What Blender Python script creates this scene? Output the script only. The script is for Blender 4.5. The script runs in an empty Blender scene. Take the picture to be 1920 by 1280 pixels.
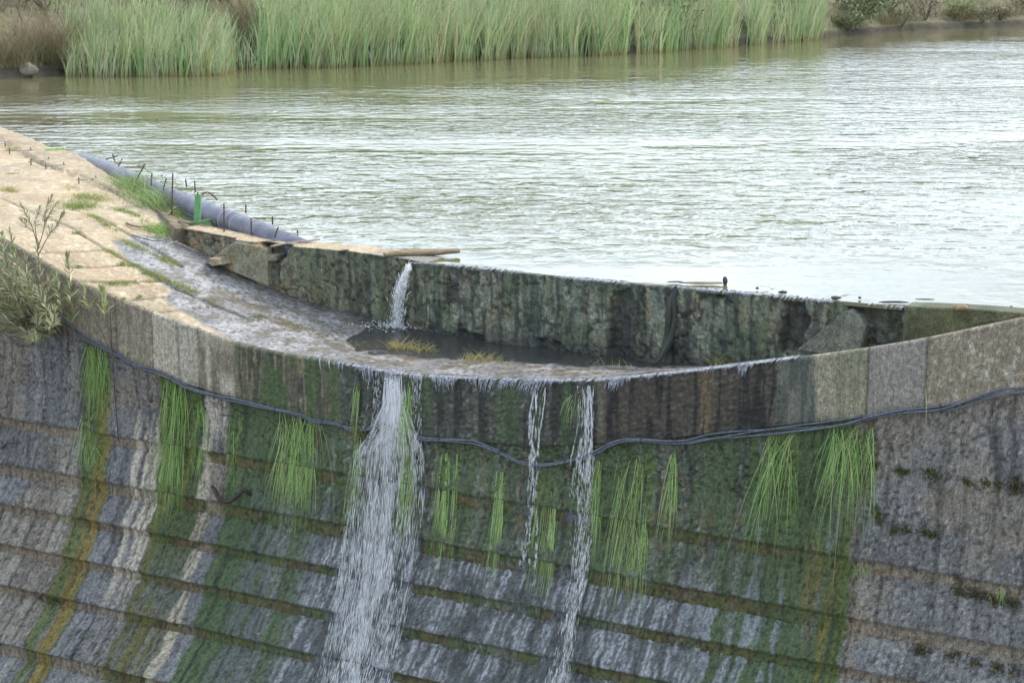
import bpy, math, random
import numpy as np
sc = bpy.context.scene
C = sc.collection
rng = np.random.default_rng(7)
random.seed(7)

# ------------------------------------------------------------------ camera, sky, sun, exposure
F, EYE, HOR = 3600.0, 5.0, -146.0            # focal length in px of a 1920 wide frame, eye height above the water
TH = math.atan((640 - HOR) / F)
CT, ST = math.cos(TH), math.sin(TH)
cam = bpy.data.cameras.new('camera'); camo = bpy.data.objects.new('camera', cam); C.objects.link(camo)
camo.location = (0, 0, EYE); camo.rotation_euler = (math.pi / 2 - TH, 0, 0)
cam.sensor_width = 36; cam.lens = F / 1920 * 36; cam.clip_end = 2000; cam.clip_start = 0.5
cam.dof.use_dof = True; cam.dof.focus_distance = 27.5; cam.dof.aperture_fstop = 3.2
sc.camera = camo

SUN_EL, SUN_AZ = 48, 62                       # azimuth measured from +Y towards +X
w = bpy.data.worlds.new('World'); sc.world = w; w.use_nodes = True
nt = w.node_tree; N = nt.nodes; Lk = nt.links
for n_ in list(N): N.remove(n_)
wo = N.new('ShaderNodeOutputWorld'); bg = N.new('ShaderNodeBackground'); sky = N.new('ShaderNodeTexSky')
sky.sky_type = 'NISHITA'; sky.sun_disc = False
sky.sun_elevation = math.radians(SUN_EL); sky.sun_rotation = math.radians(SUN_AZ)
sky.air_density = 1.0; sky.dust_density = 2.5
tc = N.new('ShaderNodeTexCoord'); mp = N.new('ShaderNodeMapping'); mp.inputs['Scale'].default_value = (1.6, 1.6, 4.5)
cn = N.new('ShaderNodeTexNoise'); cn.inputs['Scale'].default_value = 1.7; cn.inputs['Detail'].default_value = 6
cr = N.new('ShaderNodeMapRange'); cr.inputs['From Min'].default_value = 0.36; cr.inputs['From Max'].default_value = 0.6
cr.inputs['To Min'].default_value = 0.25
cm = N.new('ShaderNodeMixRGB'); gd = N.new('ShaderNodeVectorMath'); gd.operation = 'DOT_PRODUCT'; gd.inputs[1].default_value = (.36, .925, .12)
gm = N.new('ShaderNodeMapRange'); gm.interpolation_type = 'SMOOTHSTEP'; gm.inputs['From Min'].default_value = .35; gm.inputs['From Max'].default_value = 1.0
gm.inputs['To Min'].default_value = 9.5; gm.inputs['To Max'].default_value = 17.0          # clouds are brighter towards the hidden sun
gc = N.new('ShaderNodeVectorMath'); gc.operation = 'SCALE'; gc.inputs[0].default_value = (.86, .99, 1.13)
Lk.new(tc.outputs['Generated'], gd.inputs[0]); Lk.new(gd.outputs['Value'], gm.inputs['Value']); Lk.new(gm.outputs[0], gc.inputs['Scale']); Lk.new(gc.outputs[0], cm.inputs['Color2'])
Lk.new(tc.outputs['Generated'], mp.inputs[0]); Lk.new(mp.outputs[0], cn.inputs['Vector'])
Lk.new(cn.outputs['Fac'], cr.inputs['Value']); Lk.new(cr.outputs[0], cm.inputs['Fac'])
Lk.new(sky.outputs[0], cm.inputs['Color1']); Lk.new(cm.outputs[0], bg.inputs['Color'])
bg.inputs['Strength'].default_value = 0.11
Lk.new(bg.outputs[0], wo.inputs[0])
sl = bpy.data.lights.new('sun', 'SUN'); sl.energy = 2.0; sl.angle = math.radians(12); sl.color = (1.0, 0.88, 0.70)
so = bpy.data.objects.new('sun', sl); C.objects.link(so)
so.rotation_euler = (math.radians(90 - SUN_EL), 0, math.radians(180 - SUN_AZ))
sc.view_settings.view_transform = 'Standard'; sc.view_settings.look = 'None'
sc.view_settings.exposure = 0.75; sc.view_settings.gamma = 1.0
sc.cycles.max_bounces = 6; sc.cycles.transparent_max_bounces = 12

# ------------------------------------------------------------------ small maths
def V(*a): return np.array(a, float)
def ray(px, py):
    x = (px - 960) / F; y = (640 - py) / F
    return V(x, CT + y * ST, -ST + y * CT)
O0 = V(0, 0, EYE)
def atz(px, py, z): r = ray(px, py); return O0 + r * ((z - EYE) / r[2])
def proj(P):
    P = np.asarray(P, float); q = P - O0
    d = q[..., 1] * CT - q[..., 2] * ST; u = q[..., 1] * ST + q[..., 2] * CT
    return 960 + F * q[..., 0] / d, 640 - F * u / d
def hsh(ix, iy, s):
    h = (ix.astype(np.int64) * 374761393 + iy.astype(np.int64) * 668265263 + s * 1442695041) & 0xFFFFFFFF
    h = ((h ^ (h >> 13)) * 1274126177) & 0xFFFFFFFF
    return ((h ^ (h >> 16)) & 0xFFFFFF) / float(0x1000000)
def vn(x, y, s=0):
    x, y = np.broadcast_arrays(np.asarray(x, float), np.asarray(y, float))
    ix = np.floor(x); iy = np.floor(y); fx = x - ix; fy = y - iy
    fx = fx * fx * (3 - 2 * fx); fy = fy * fy * (3 - 2 * fy)
    a = hsh(ix, iy, s); b = hsh(ix + 1, iy, s); c = hsh(ix, iy + 1, s); d = hsh(ix + 1, iy + 1, s)
    return (a + (b - a) * fx) * (1 - fy) + (c + (d - c) * fx) * fy
def fbm(x, y, o=4, s=0):
    t = 0.0; a = 0.5; n = 0.0
    for k in range(o):
        t = t + a * vn(np.asarray(x) * 2 ** k + 17.3 * k, np.asarray(y) * 2 ** k - 9.1 * k, s + k); n += a; a *= 0.5
    return t / n
def ss(x, a, b): t = np.clip((np.asarray(x, float) - a) / (b - a), 0, 1); return t * t * (3 - 2 * t)
def cells(x, y, s=0):                        # distance to the nearest of jittered points, and that cell's value
    ix = np.floor(x); iy = np.floor(y); best = np.full(np.shape(x), 9.0); val = np.zeros(np.shape(x))
    for i in (-1, 0, 1):
        for j in (-1, 0, 1):
            cx = ix + i; cy = iy + j
            d = np.hypot(cx + hsh(cx, cy, s) - x, cy + hsh(cx, cy, s + 5) - y)
            k = d < best; best = np.where(k, d, best); val = np.where(k, hsh(cx, cy, s + 9), val)
    return best, val
def inpoly(px, py, poly):
    r = np.zeros(np.shape(px), bool); n = len(poly)
    for i in range(n):
        x1, y1 = poly[i]; x2, y2 = poly[(i + 1) % n]
        if y1 == y2: continue
        c = ((y1 > py) != (y2 > py)) & (px < (x2 - x1) * (py - y1) / (y2 - y1) + x1)
        r ^= c
    return r
def mixc(c, col, m):
    m = np.asarray(m)[..., None]; return c * (1 - m) + np.array(col) * m

# ------------------------------------------------------------------ mesh helpers
def link(name, me, mat, parent):
    o = bpy.data.objects.new(name, me); C.objects.link(o)
    if mat: me.materials.append(mat)
    if parent: o.parent = parent
    return o
def mk(name, v, f, mat, parent=None, smooth=True, col=None):
    me = bpy.data.meshes.new(name)
    v = np.asarray(v, float)
    if parent is not None: v = v - np.array(parent.get('org', (0, 0, 0)))
    if isinstance(f, np.ndarray):
        nv = len(v); nf, k = f.shape
        me.vertices.add(nv); me.vertices.foreach_set('co', v.astype(np.float32).ravel())
        me.loops.add(nf * k); me.loops.foreach_set('vertex_index', f.astype(np.int32).ravel())
        me.polygons.add(nf); me.polygons.foreach_set('loop_start', np.arange(0, nf * k, k, dtype=np.int32))
        me.polygons.foreach_set('loop_total', np.full(nf, k, np.int32))
        me.update(calc_edges=True); me.validate()
    else:
        me.from_pydata([tuple(p) for p in v], [], f); me.update()
    if smooth: me.polygons.foreach_set('use_smooth', np.ones(len(me.polygons), bool))
    if col is not None:
        a = me.color_attributes.new('Col', 'FLOAT_COLOR', 'POINT')
        c = np.ones((len(v), 4), np.float32); c[:, :col.shape[1]] = col
        a.data.foreach_set('color', c.ravel())
    return link(name, me, mat, parent)
def quads(nr, nc):
    i = np.arange(nr - 1)[:, None] * nc + np.arange(nc - 1)[None, :]
    return np.stack([i, i + 1, i + nc + 1, i + nc], -1).reshape(-1, 4)
class Bag:                                    # collects pieces into ONE mesh
    def __init__(s): s.v = []; s.f = []; s.c = []; s.n = 0
    def add(s, v, f, c=None):
        v = np.asarray(v, float).reshape(-1, 3); f = np.asarray(f, int)
        s.v.append(v); s.f.append(f + s.n); s.n += len(v)
        if c is not None: s.c.append(np.broadcast_to(np.asarray(c, float), (len(v), 3)))
    def make(s, name, mat, parent=None, smooth=True):
        v = np.concatenate(s.v)
        ks = {f.shape[1] for f in s.f}
        f = np.concatenate(s.f) if len(ks) == 1 else [tuple(r) for a in s.f for r in a]
        return mk(name, v, f, mat, parent, smooth, np.concatenate(s.c) if s.c else None)
def spline(P, n):
    P = np.asarray(P, float)
    if len(P) < 3: return P[0] + (P[-1] - P[0]) * np.linspace(0, 1, n)[:, None]
    Q = np.vstack([2 * P[0] - P[1], P, 2 * P[-1] - P[-2]]); out = []
    t = np.linspace(0, len(P) - 1 - 1e-6, n)
    for x in t:
        i = int(x); u = x - i; a, b, c, d = Q[i:i + 4]
        out.append(.5 * (2 * b + (c - a) * u + (2 * a - 5 * b + 4 * c - d) * u * u + (3 * b - a - 3 * c + d) * u ** 3))
    return np.array(out)
def tube(P, r, k=8, cap=True):
    P = np.asarray(P, float); n = len(P); r = np.broadcast_to(np.asarray(r, float), (n,))
    T = np.gradient(P, axis=0); T /= np.linalg.norm(T, axis=1)[:, None] + 1e-9
    up = V(0, 0, 1) if abs(T[0][2]) < .9 else V(1, 0, 0)
    v = []
    for i in range(n):
        a = np.cross(T[i], up); a /= np.linalg.norm(a) + 1e-9; b = np.cross(a, T[i]); up = b
        th = np.arange(k) * 2 * math.pi / k
        v.append(P[i] + r[i] * (np.cos(th)[:, None] * a + np.sin(th)[:, None] * b))
    v = np.concatenate(v); f = []
    for i in range(n - 1):
        for j in range(k):
            j2 = (j + 1) % k; f.append((i * k + j, i * k + j2, (i + 1) * k + j2, (i + 1) * k + j))
    if cap:
        v = np.vstack([v, P[0], P[-1]]); m = n * k
        for j in range(k):
            j2 = (j + 1) % k
            f.append((m, j2, j, m)); f.append((m + 1, (n - 1) * k + j, (n - 1) * k + j2, m + 1))
        f = [t if len(set(t)) == 4 else tuple(dict.fromkeys(t)) for t in f]
    return v, f
def mktube(name, P, r, mat, parent=None, k=8):
    v, f = tube(P, r, k); return mk(name, v, f, mat, parent)
def blades(root, d, L, wd, droop, col, seg=4, lance=False, side=None, tip=None):
    """many ribbons at once: root (n,3), d (n,3) first direction, L, wd (n,), droop (n,3) added as t^2*L"""
    n = len(root); t = np.linspace(0, 1, seg + 1)
    d = d / (np.linalg.norm(d, axis=1)[:, None] + 1e-9)
    P = root[:, None, :] + (d[:, None, :] * t[None, :, None] + droop[:, None, :] * (t ** 2)[None, :, None]) * L[:, None, None]
    if side is None:
        side = np.cross(d, rng.normal(size=(n, 3)))
    side = side / (np.linalg.norm(side, axis=1)[:, None] + 1e-9)
    wp = np.sin(np.pi * np.clip(t * .92 + .06, 0, 1)) if lance else (1 - t ** 1.6) * .95 + .05
    h = side[:, None, :] * (wd[:, None] * wp[None, :] * .5)[:, :, None]
    v = np.stack([P - h, P + h], 2).reshape(n, -1, 3)
    q = quads(seg + 1, 2)
    f = (q[None] + (np.arange(n) * (2 * (seg + 1)))[:, None, None]).reshape(-1, 4)
    cc = np.repeat(np.asarray(col)[:, None, :], 2 * (seg + 1), 1)
    if tip is not None:
        tt = np.repeat(t, 2)[None, :, None] ** 2; cc = cc * (1 - tt) + np.asarray(tip)[:, None, :] * tt
    return v.reshape(-1, 3), f, cc.reshape(-1, 3)
def bladebag(name, parts, mat, parent=None):
    b = Bag()
    for v, f, c in parts: b.add(v, f, c)
    return b.make(name, mat, parent)

# ------------------------------------------------------------------ things
def tag(o, label, cat, group=None):
    o['label'] = label; o['category'] = cat
    if group: o['group'] = group
    return o
def thing(name, label, cat, loc, group=None):
    o = bpy.data.objects.new(name, None); C.objects.link(o); o.location = tuple(loc); o['org'] = tuple(float(x) for x in loc)
    o.empty_display_size = .1
    return tag(o, label, cat, group)
def struct(o, k='structure'): o['kind'] = k; return o

# ------------------------------------------------------------------ materials
def mat(name, col=(.5, .5, .5), rough=.6, metal=0., ior=None, attr=False, var=0., vscale=20, bump=0., bscale=40, wet=False, trans=0., stretch=(1, 1, 1), grit=0.):
    m = bpy.data.materials.new(name); m.use_nodes = True; t = m.node_tree; b = t.nodes['Principled BSDF']
    b.inputs['Roughness'].default_value = rough; b.inputs['Metallic'].default_value = metal
    b.inputs['Base Color'].default_value = (*col, 1)
    if ior: b.inputs['IOR'].default_value = ior
    co = t.nodes.new('ShaderNodeTexCoord'); mpp = t.nodes.new('ShaderNodeMapping'); mpp.inputs['Scale'].default_value = stretch
    t.links.new(co.outputs['Object'], mpp.inputs[0])
    src = None
    if attr:
        a = t.nodes.new('ShaderNodeAttribute'); a.attribute_name = 'Col'; src = a.outputs['Color']
    if var:
        nz = t.nodes.new('ShaderNodeTexNoise'); nz.inputs['Scale'].default_value = vscale; nz.inputs['Detail'].default_value = 5
        t.links.new(mpp.outputs[0], nz.inputs['Vector'])
        mr = t.nodes.new('ShaderNodeMapRange'); mr.inputs['From Min'].default_value = .3; mr.inputs['From Max'].default_value = .7
        mr.inputs['To Min'].default_value = 1 - var; mr.inputs['To Max'].default_value = 1 + var
        t.links.new(nz.outputs['Fac'], mr.inputs['Value'])
        mx = t.nodes.new('ShaderNodeMixRGB'); mx.blend_type = 'MULTIPLY'; mx.inputs['Fac'].default_value = 1
        if src: t.links.new(src, mx.inputs['Color1'])
        else: mx.inputs['Color1'].default_value = (*col, 1)
        t.links.new(mr.outputs[0], mx.inputs['Color2']); src = mx.outputs[0]
    if grit:
        for sc_, st_, lo_, hi_ in ((1., (85, 85, 85), .5, 1.55), (1., (45, 45, 9), .80, 1.2)):
            m2 = t.nodes.new('ShaderNodeMapping'); m2.inputs['Scale'].default_value = st_; t.links.new(co.outputs['Object'], m2.inputs[0])
            nz = t.nodes.new('ShaderNodeTexNoise'); nz.inputs['Scale'].default_value = sc_; nz.inputs['Detail'].default_value = 3; t.links.new(m2.outputs[0], nz.inputs['Vector'])
            mr = t.nodes.new('ShaderNodeMapRange'); mr.inputs['From Min'].default_value = .32; mr.inputs['From Max'].default_value = .68; mr.inputs['To Min'].default_value = 1 - (1 - lo_) * grit; mr.inputs['To Max'].default_value = 1 + (hi_ - 1) * grit
            t.links.new(nz.outputs['Fac'], mr.inputs['Value']); mx = t.nodes.new('ShaderNodeMixRGB'); mx.blend_type = 'MULTIPLY'; mx.inputs['Fac'].default_value = 1
            t.links.new(src, mx.inputs['Color1']); t.links.new(mr.outputs[0], mx.inputs['Color2']); src = mx.outputs[0]
    if src: t.links.new(src, b.inputs['Base Color'])
    if wet:
        mr = t.nodes.new('ShaderNodeMapRange'); mr.inputs['To Min'].default_value = rough; mr.inputs['To Max'].default_value = .16
        t.links.new(a.outputs['Alpha'], mr.inputs['Value']); t.links.new(mr.outputs[0], b.inputs['Roughness'])
    if bump:
        nb = t.nodes.new('ShaderNodeTexNoise'); nb.inputs['Scale'].default_value = bscale; nb.inputs['Detail'].default_value = 4
        t.links.new(mpp.outputs[0], nb.inputs['Vector'])
        bp = t.nodes.new('ShaderNodeBump'); bp.inputs['Distance'].default_value = bump; bp.inputs['Strength'].default_value = 1
        t.links.new(nb.outputs['Fac'], bp.inputs['Height']); t.links.new(bp.outputs[0], b.inputs['Normal'])
    if trans:
        tr = t.nodes.new('ShaderNodeBsdfTranslucent'); ms = t.nodes.new('ShaderNodeMixShader'); ms.inputs[0].default_value = trans
        if src: t.links.new(src, tr.inputs['Color'])
        t.links.new(b.outputs[0], ms.inputs[1]); t.links.new(tr.outputs[0], ms.inputs[2])
        t.links.new(ms.outputs[0], t.nodes['Material Output'].inputs[0])
    return m
M_WALL = mat('weathered_concrete', rough=.85, attr=True, var=.3, vscale=22, bump=.022, bscale=70, wet=True, grit=1.)
M_WALK = mat('crest_concrete', rough=.9, attr=True, var=.2, vscale=16, bump=.008, bscale=40, wet=True, grit=.6)
M_GRASS = mat('grass_blade', rough=.55, attr=True, trans=.35)
M_REED = mat('reed_blade', rough=.6, attr=True, trans=.3)
M_LEAF = mat('oleander_leaf', rough=.45, attr=True, trans=.25)
M_STEM = mat('woody_stem', (.16, .12, .085), .8, var=.3, vscale=30)
M_PIPE = mat('pipe_plastic', (.135, .135, .18), .45, var=.4, vscale=5, bump=.002, bscale=20)
M_STRIPE = mat('pipe_stripe', (.25, .33, .62), .45)
M_RING = mat('pipe_scratch', (.36, .36, .42), .5)
M_RUST = mat('rusty_steel', (.09, .045, .045), .75, var=.35, vscale=60)
M_TIE = mat('grey_steel', (.3, .28, .26), .6, var=.25, vscale=50)
M_GREEN = mat('green_paint', (.12, .31, .12), .5, var=.25, vscale=14)
M_CABLE = mat('cable_sheath', (.11, .12, .15), .4, var=.4, vscale=25)
M_DARK = mat('dark_plastic', (.03, .036, .028), .35, var=.3, vscale=15)
M_WOOD = mat('driftwood', (.23, .175, .11), .8, var=.35, vscale=14, bump=.01, bscale=20, stretch=(1, 1, 4))
M_TWIG = mat('grey_twig', (.26, .22, .18), .85, var=.3, vscale=30)
M_DEB = mat('dark_debris', (.05, .05, .05), .7, var=.4, vscale=30)
M_ROCK = mat('bank_rock', (.30, .26, .22), .9, var=.3, vscale=5, bump=.03, bscale=6)
M_EARTH = mat('bank_earth', attr=True, rough=.95, var=.3, vscale=3, bump=.05, bscale=4)
M_BED = mat('stream_bed', (.12, .11, .09), .8, var=.4, vscale=2, bump=.05, bscale=3)
M_MOSS = mat('moss_clump', rough=.95, attr=True, var=.4, vscale=60, bump=.02, bscale=60)

def water_mat():
    m = bpy.data.materials.new('reservoir_water'); m.use_nodes = True; t = m.node_tree; b = t.nodes['Principled BSDF']
    b.inputs['Base Color'].default_value = (.135, .130, .068, 1); b.inputs['Roughness'].default_value = .04; b.inputs['IOR'].default_value = 1.33
    co = t.nodes.new('ShaderNodeTexCoord')
    def noise(scale, rot, s, det, dist=0.):
        mp_ = t.nodes.new('ShaderNodeMapping'); mp_.inputs['Scale'].default_value = scale; mp_.inputs['Rotation'].default_value = (0, 0, rot)
        t.links.new(co.outputs['Object'], mp_.inputs[0])
        n_ = t.nodes.new('ShaderNodeTexNoise'); n_.inputs['Scale'].default_value = s; n_.inputs['Detail'].default_value = det
        n_.inputs['Distortion'].default_value = dist
        t.links.new(mp_.outputs[0], n_.inputs['Vector']); return n_.outputs['Fac']
    def math_(op, a, b_=None):
        q = t.nodes.new('ShaderNodeMath'); q.operation = op
        for i, x in enumerate((a, b_)):
            if x is None: continue
            if isinstance(x, (int, float)): q.inputs[i].default_value = x
            else: t.links.new(x, q.inputs[i])
        return q.outputs[0]
    small = noise((1.0, 1.0, 1), .07, 1.9, 3.5, .5)      # wind ripples
    mid = noise((.22, 1.15, 1), -.06, 2.0, 2)
    gust = noise((.5, 1.2, 1), .2, .14, 3)
    gr = t.nodes.new('ShaderNodeMapRange'); gr.inputs['From Min'].default_value = .35; gr.inputs['From Max'].default_value = .65
    gr.inputs['To Min'].default_value = .25; gr.inputs['To Max'].default_value = 1.35
    t.links.new(gust, gr.inputs['Value'])
    shy = t.nodes.new('ShaderNodeAttribute'); shy.attribute_name = 'Col'
    h = math_('ADD', math_('MULTIPLY', small, .085), math_('MULTIPLY', mid, .050))
    h = math_('MULTIPLY', math_('MULTIPLY', h, gr.outputs[0]), shy.outputs['Fac'])
    bp = t.nodes.new('ShaderNodeBump'); bp.inputs['Distance'].default_value = 1.0; bp.inputs['Strength'].default_value = 1
    t.links.new(h, bp.inputs['Height']); t.links.new(bp.outputs[0], b.inputs['Normal'])
    return m
M_WATER = water_mat()
M_POOL = mat('pool_water', (.05, .05, .047), .05, ior=1.33, bump=.012, bscale=6)
M_FOAM = mat('white_water', (.93, .93, .94), .25, trans=.0)
M_FILM = mat('overflow_film', (.25, .255, .28), .14, ior=1.33, var=.7, vscale=30)
def veil_mat():
    m = bpy.data.materials.new('water_veil'); m.use_nodes = True; t = m.node_tree; b = t.nodes['Principled BSDF']
    b.inputs['Base Color'].default_value = (.78, .80, .86, 1); b.inputs['Roughness'].default_value = .2
    co = t.nodes.new('ShaderNodeAttribute'); co.attribute_name = 'Col'
    tx = t.nodes.new('ShaderNodeTexCoord'); mp_ = t.nodes.new('ShaderNodeMapping'); mp_.inputs['Scale'].default_value = (1, 1, .12)
    nz = t.nodes.new('ShaderNodeTexNoise'); nz.inputs['Scale'].default_value = 48; nz.inputs['Detail'].default_value = 4
    t.links.new(tx.outputs['Object'], mp_.inputs[0]); t.links.new(mp_.outputs[0], nz.inputs['Vector'])
    ad = t.nodes.new('ShaderNodeMath'); ad.operation = 'ADD'; t.links.new(nz.outputs['Fac'], ad.inputs[0]); t.links.new(co.outputs['Fac'], ad.inputs[1])
    mr = t.nodes.new('ShaderNodeMapRange'); mr.inputs['From Min'].default_value = .92; mr.inputs['From Max'].default_value = 1.22
    mr.inputs['To Max'].default_value = .85
    t.links.new(ad.outputs[0], mr.inputs['Value']); t.links.new(mr.outputs[0], b.inputs['Alpha'])
    return m
M_VEIL = veil_mat()

# ------------------------------------------------------------------ the dam's frame of reference: u along the wall, off towards the viewer, z
A0 = atz(0, 797, -3.); B0 = atz(1918, 1121, -3.)
D = (B0 - A0) / np.linalg.norm(B0 - A0); NN = V(D[1], -D[0], 0)
if NN[1] > 0: NN = -NN
AX = V(A0[0], A0[1], 0)
def W(u, off, z):
    u, off, z = np.broadcast_arrays(np.asarray(u, float), np.asarray(off, float), np.asarray(z, float))
    return AX + u[..., None] * D + off[..., None] * NN + z[..., None] * V(0, 0, 1)
def uso(p): q = np.asarray(p) - AX; return q @ D, q @ NN
def onplane(px, py, off):
    r = ray(px, py); t = ((AX + NN * off - O0) @ NN) / (r @ NN); return O0 + r * t
# mean batter below the second joint
PZ = [-9.5, -8.3, -7.5, -6.7, -5.98, -5.26, -4.67, -4.19, -3.72, -3.0, -2.3, 2]
PO = [5.3, 3.8, 2.85, 2.05, 1.41, .87, .55, .34, .15, 0, -.05, -.05]
def moff(z): return np.interp(z, PZ, PO)
def onwall(px, py, extra=0.):                 # -> u, off, z on the face seen at that pixel
    off = 0.
    for _ in range(25):
        p = onplane(px, py, off + extra); off = .5 * off + .5 * float(moff(p[2]))
    return float((p - AX) @ D), off, float(p[2])
def U(px, py=830): return onwall(px, py)[0]
LIP = [(0, 445), (53, 474), (141, 527), (225, 561), (287, 586), (376, 618), (447, 645), (524, 662), (638, 680), (707, 693), (774, 703), (909, 710), (1010, 713), (1124, 712), (1278, 697), (1414, 680), (1522, 667), (1626, 653), (1733, 635), (1851, 610), (1918, 595)]
LU, LZ = zip(*[(float((p - AX) @ D), p[2]) for p in (onplane(x, y, 0) for x, y in LIP)])
LU = (-14., -3.) + LU + (19.5,); LZ = (.75, .42) + LZ + (1.2,)
_uu = np.linspace(-14, 19.5, 1640); _lz = np.interp(_uu, LU, LZ)
_k = np.exp(-np.linspace(-2, 2, 41) ** 2); _k /= _k.sum()
_lz = np.convolve(np.pad(_lz, 20, mode='edge'), _k, 'valid')
def lip(u): return np.interp(u, _uu, _lz)
BAND = [(-100, 560), (80, 600), (220, 668), (300, 705), (450, 750), (640, 800), (800, 820), (1000, 838), (1190, 828), (1450, 800), (1640, 778), (1740, 765), (1920, 738), (2050, 715)]
BU, BZ = zip(*[(float((p - AX) @ D), p[2]) for p in (onplane(x, y, 0) for x, y in BAND)])
def bandz(u): return np.interp(u, BU, BZ)

# weir (inner wall) plan as distance s behind the face
TOPS = [(332, 432), (440, 452), (557, 465), (650, 473), (767, 488), (883, 498), (1077, 519), (1278, 536), (1414, 548), (1522, 558), (1697, 573), (1918, 586)]
WU, WS = zip(*[(float(uso(p)[0]), -float(uso(p)[1])) for p in (atz(x, y, .02) for x, y in TOPS)])
U_WL = WU[0]                                    # left end of the weir
WU = WU + (20.,); WS = WS + (2.9,)
def weirs(u): return np.interp(u, WU, WS)
BASES = [(333, 453), (397, 482), (440, 510), (487, 533), (583, 567), (633, 580), (717, 605), (801, 623), (865, 632), (926, 645), (1010, 653), (1157, 672), (1228, 682)]
_b = []
for x, y in BASES:
    p = atz(x, np.interp(x, *zip(*TOPS)), .02); r = ray(x, y); q = O0 + r * (p[1] / r[1]); _b.append((float(uso(q)[0]), q[2]))
_b += [(12.5, -1.0), (14.5, -.75), (17.5, -.35), (20, -.1)]
WBU, WBZ = zip(*_b)
EDGE = [(330, 425, -.04), (300, 400, .0), (262, 374, .04), (225, 346, .14), (200, 331, .2), (140, 291, .27), (100, 284, .32), (60, 266, .35), (0, 242, .42), (-200, 165, .6), (-420, 110, .7)]
_e = [(*uso(atz(x, y, z)), z) for x, y, z in EDGE]; _e.sort()
_e[-1] = (U_WL, -float(weirs(U_WL)), -.15)
EU = [a[0] for a in _e]; ES = [-a[1] for a in _e]; EZ = [a[2] for a in _e]
def backs(u): u = np.asarray(u, float); return np.where(u > U_WL, weirs(u), np.interp(u, EU, ES))
def backz(u): u = np.asarray(u, float); return np.where(u > U_WL + .02, np.interp(u, WBU, WBZ), np.interp(u, EU, EZ))
def walkz(u, s): t = np.clip(np.asarray(s) / backs(u), 0, 1); return lip(u) * (1 - t) + backz(u) * t
def onwalk(px, py):                              # -> u, s, z on the crest walkway
    z = -.5
    for _ in range(40):
        p = atz(px, py, z); u, o = uso(p); z = .6 * z + .4 * float(walkz(u, max(-o, 0)))
    return float(u), float(-o), z
def Pw(px, py, dz=0.): u, s, z = onwalk(px, py); return W(u, -s, z + dz)
def Pf(px, py, out=0.): u, o, z = onwall(px, py, out); return W(u, o + out, z)

# colours (albedo)
BEIGE = (.40, .335, .245); BROWN = (.205, .178, .145); GREYP = (.152, .149, .150); LIME = (.46, .405, .32)
ALG = (.055, .088, .030); ALGD = (.030, .036, .024); MOSS = (.075, .10, .022); OCH = (.20, .135, .035); OLIVE = (.115, .105, .022)
BLK = (.020, .020, .018); BRM = (.105, .078, .032); GREY = (.20, .195, .185)
def zone(u, a, b, soft=.07): return ss(u, a - soft, a + soft) * (1 - ss(u, b - soft, b + soft))
def zpx(u, pa, pb, py=830, soft=.06): return zone(u, U(pa, py), U(pb, py), soft)

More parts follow.
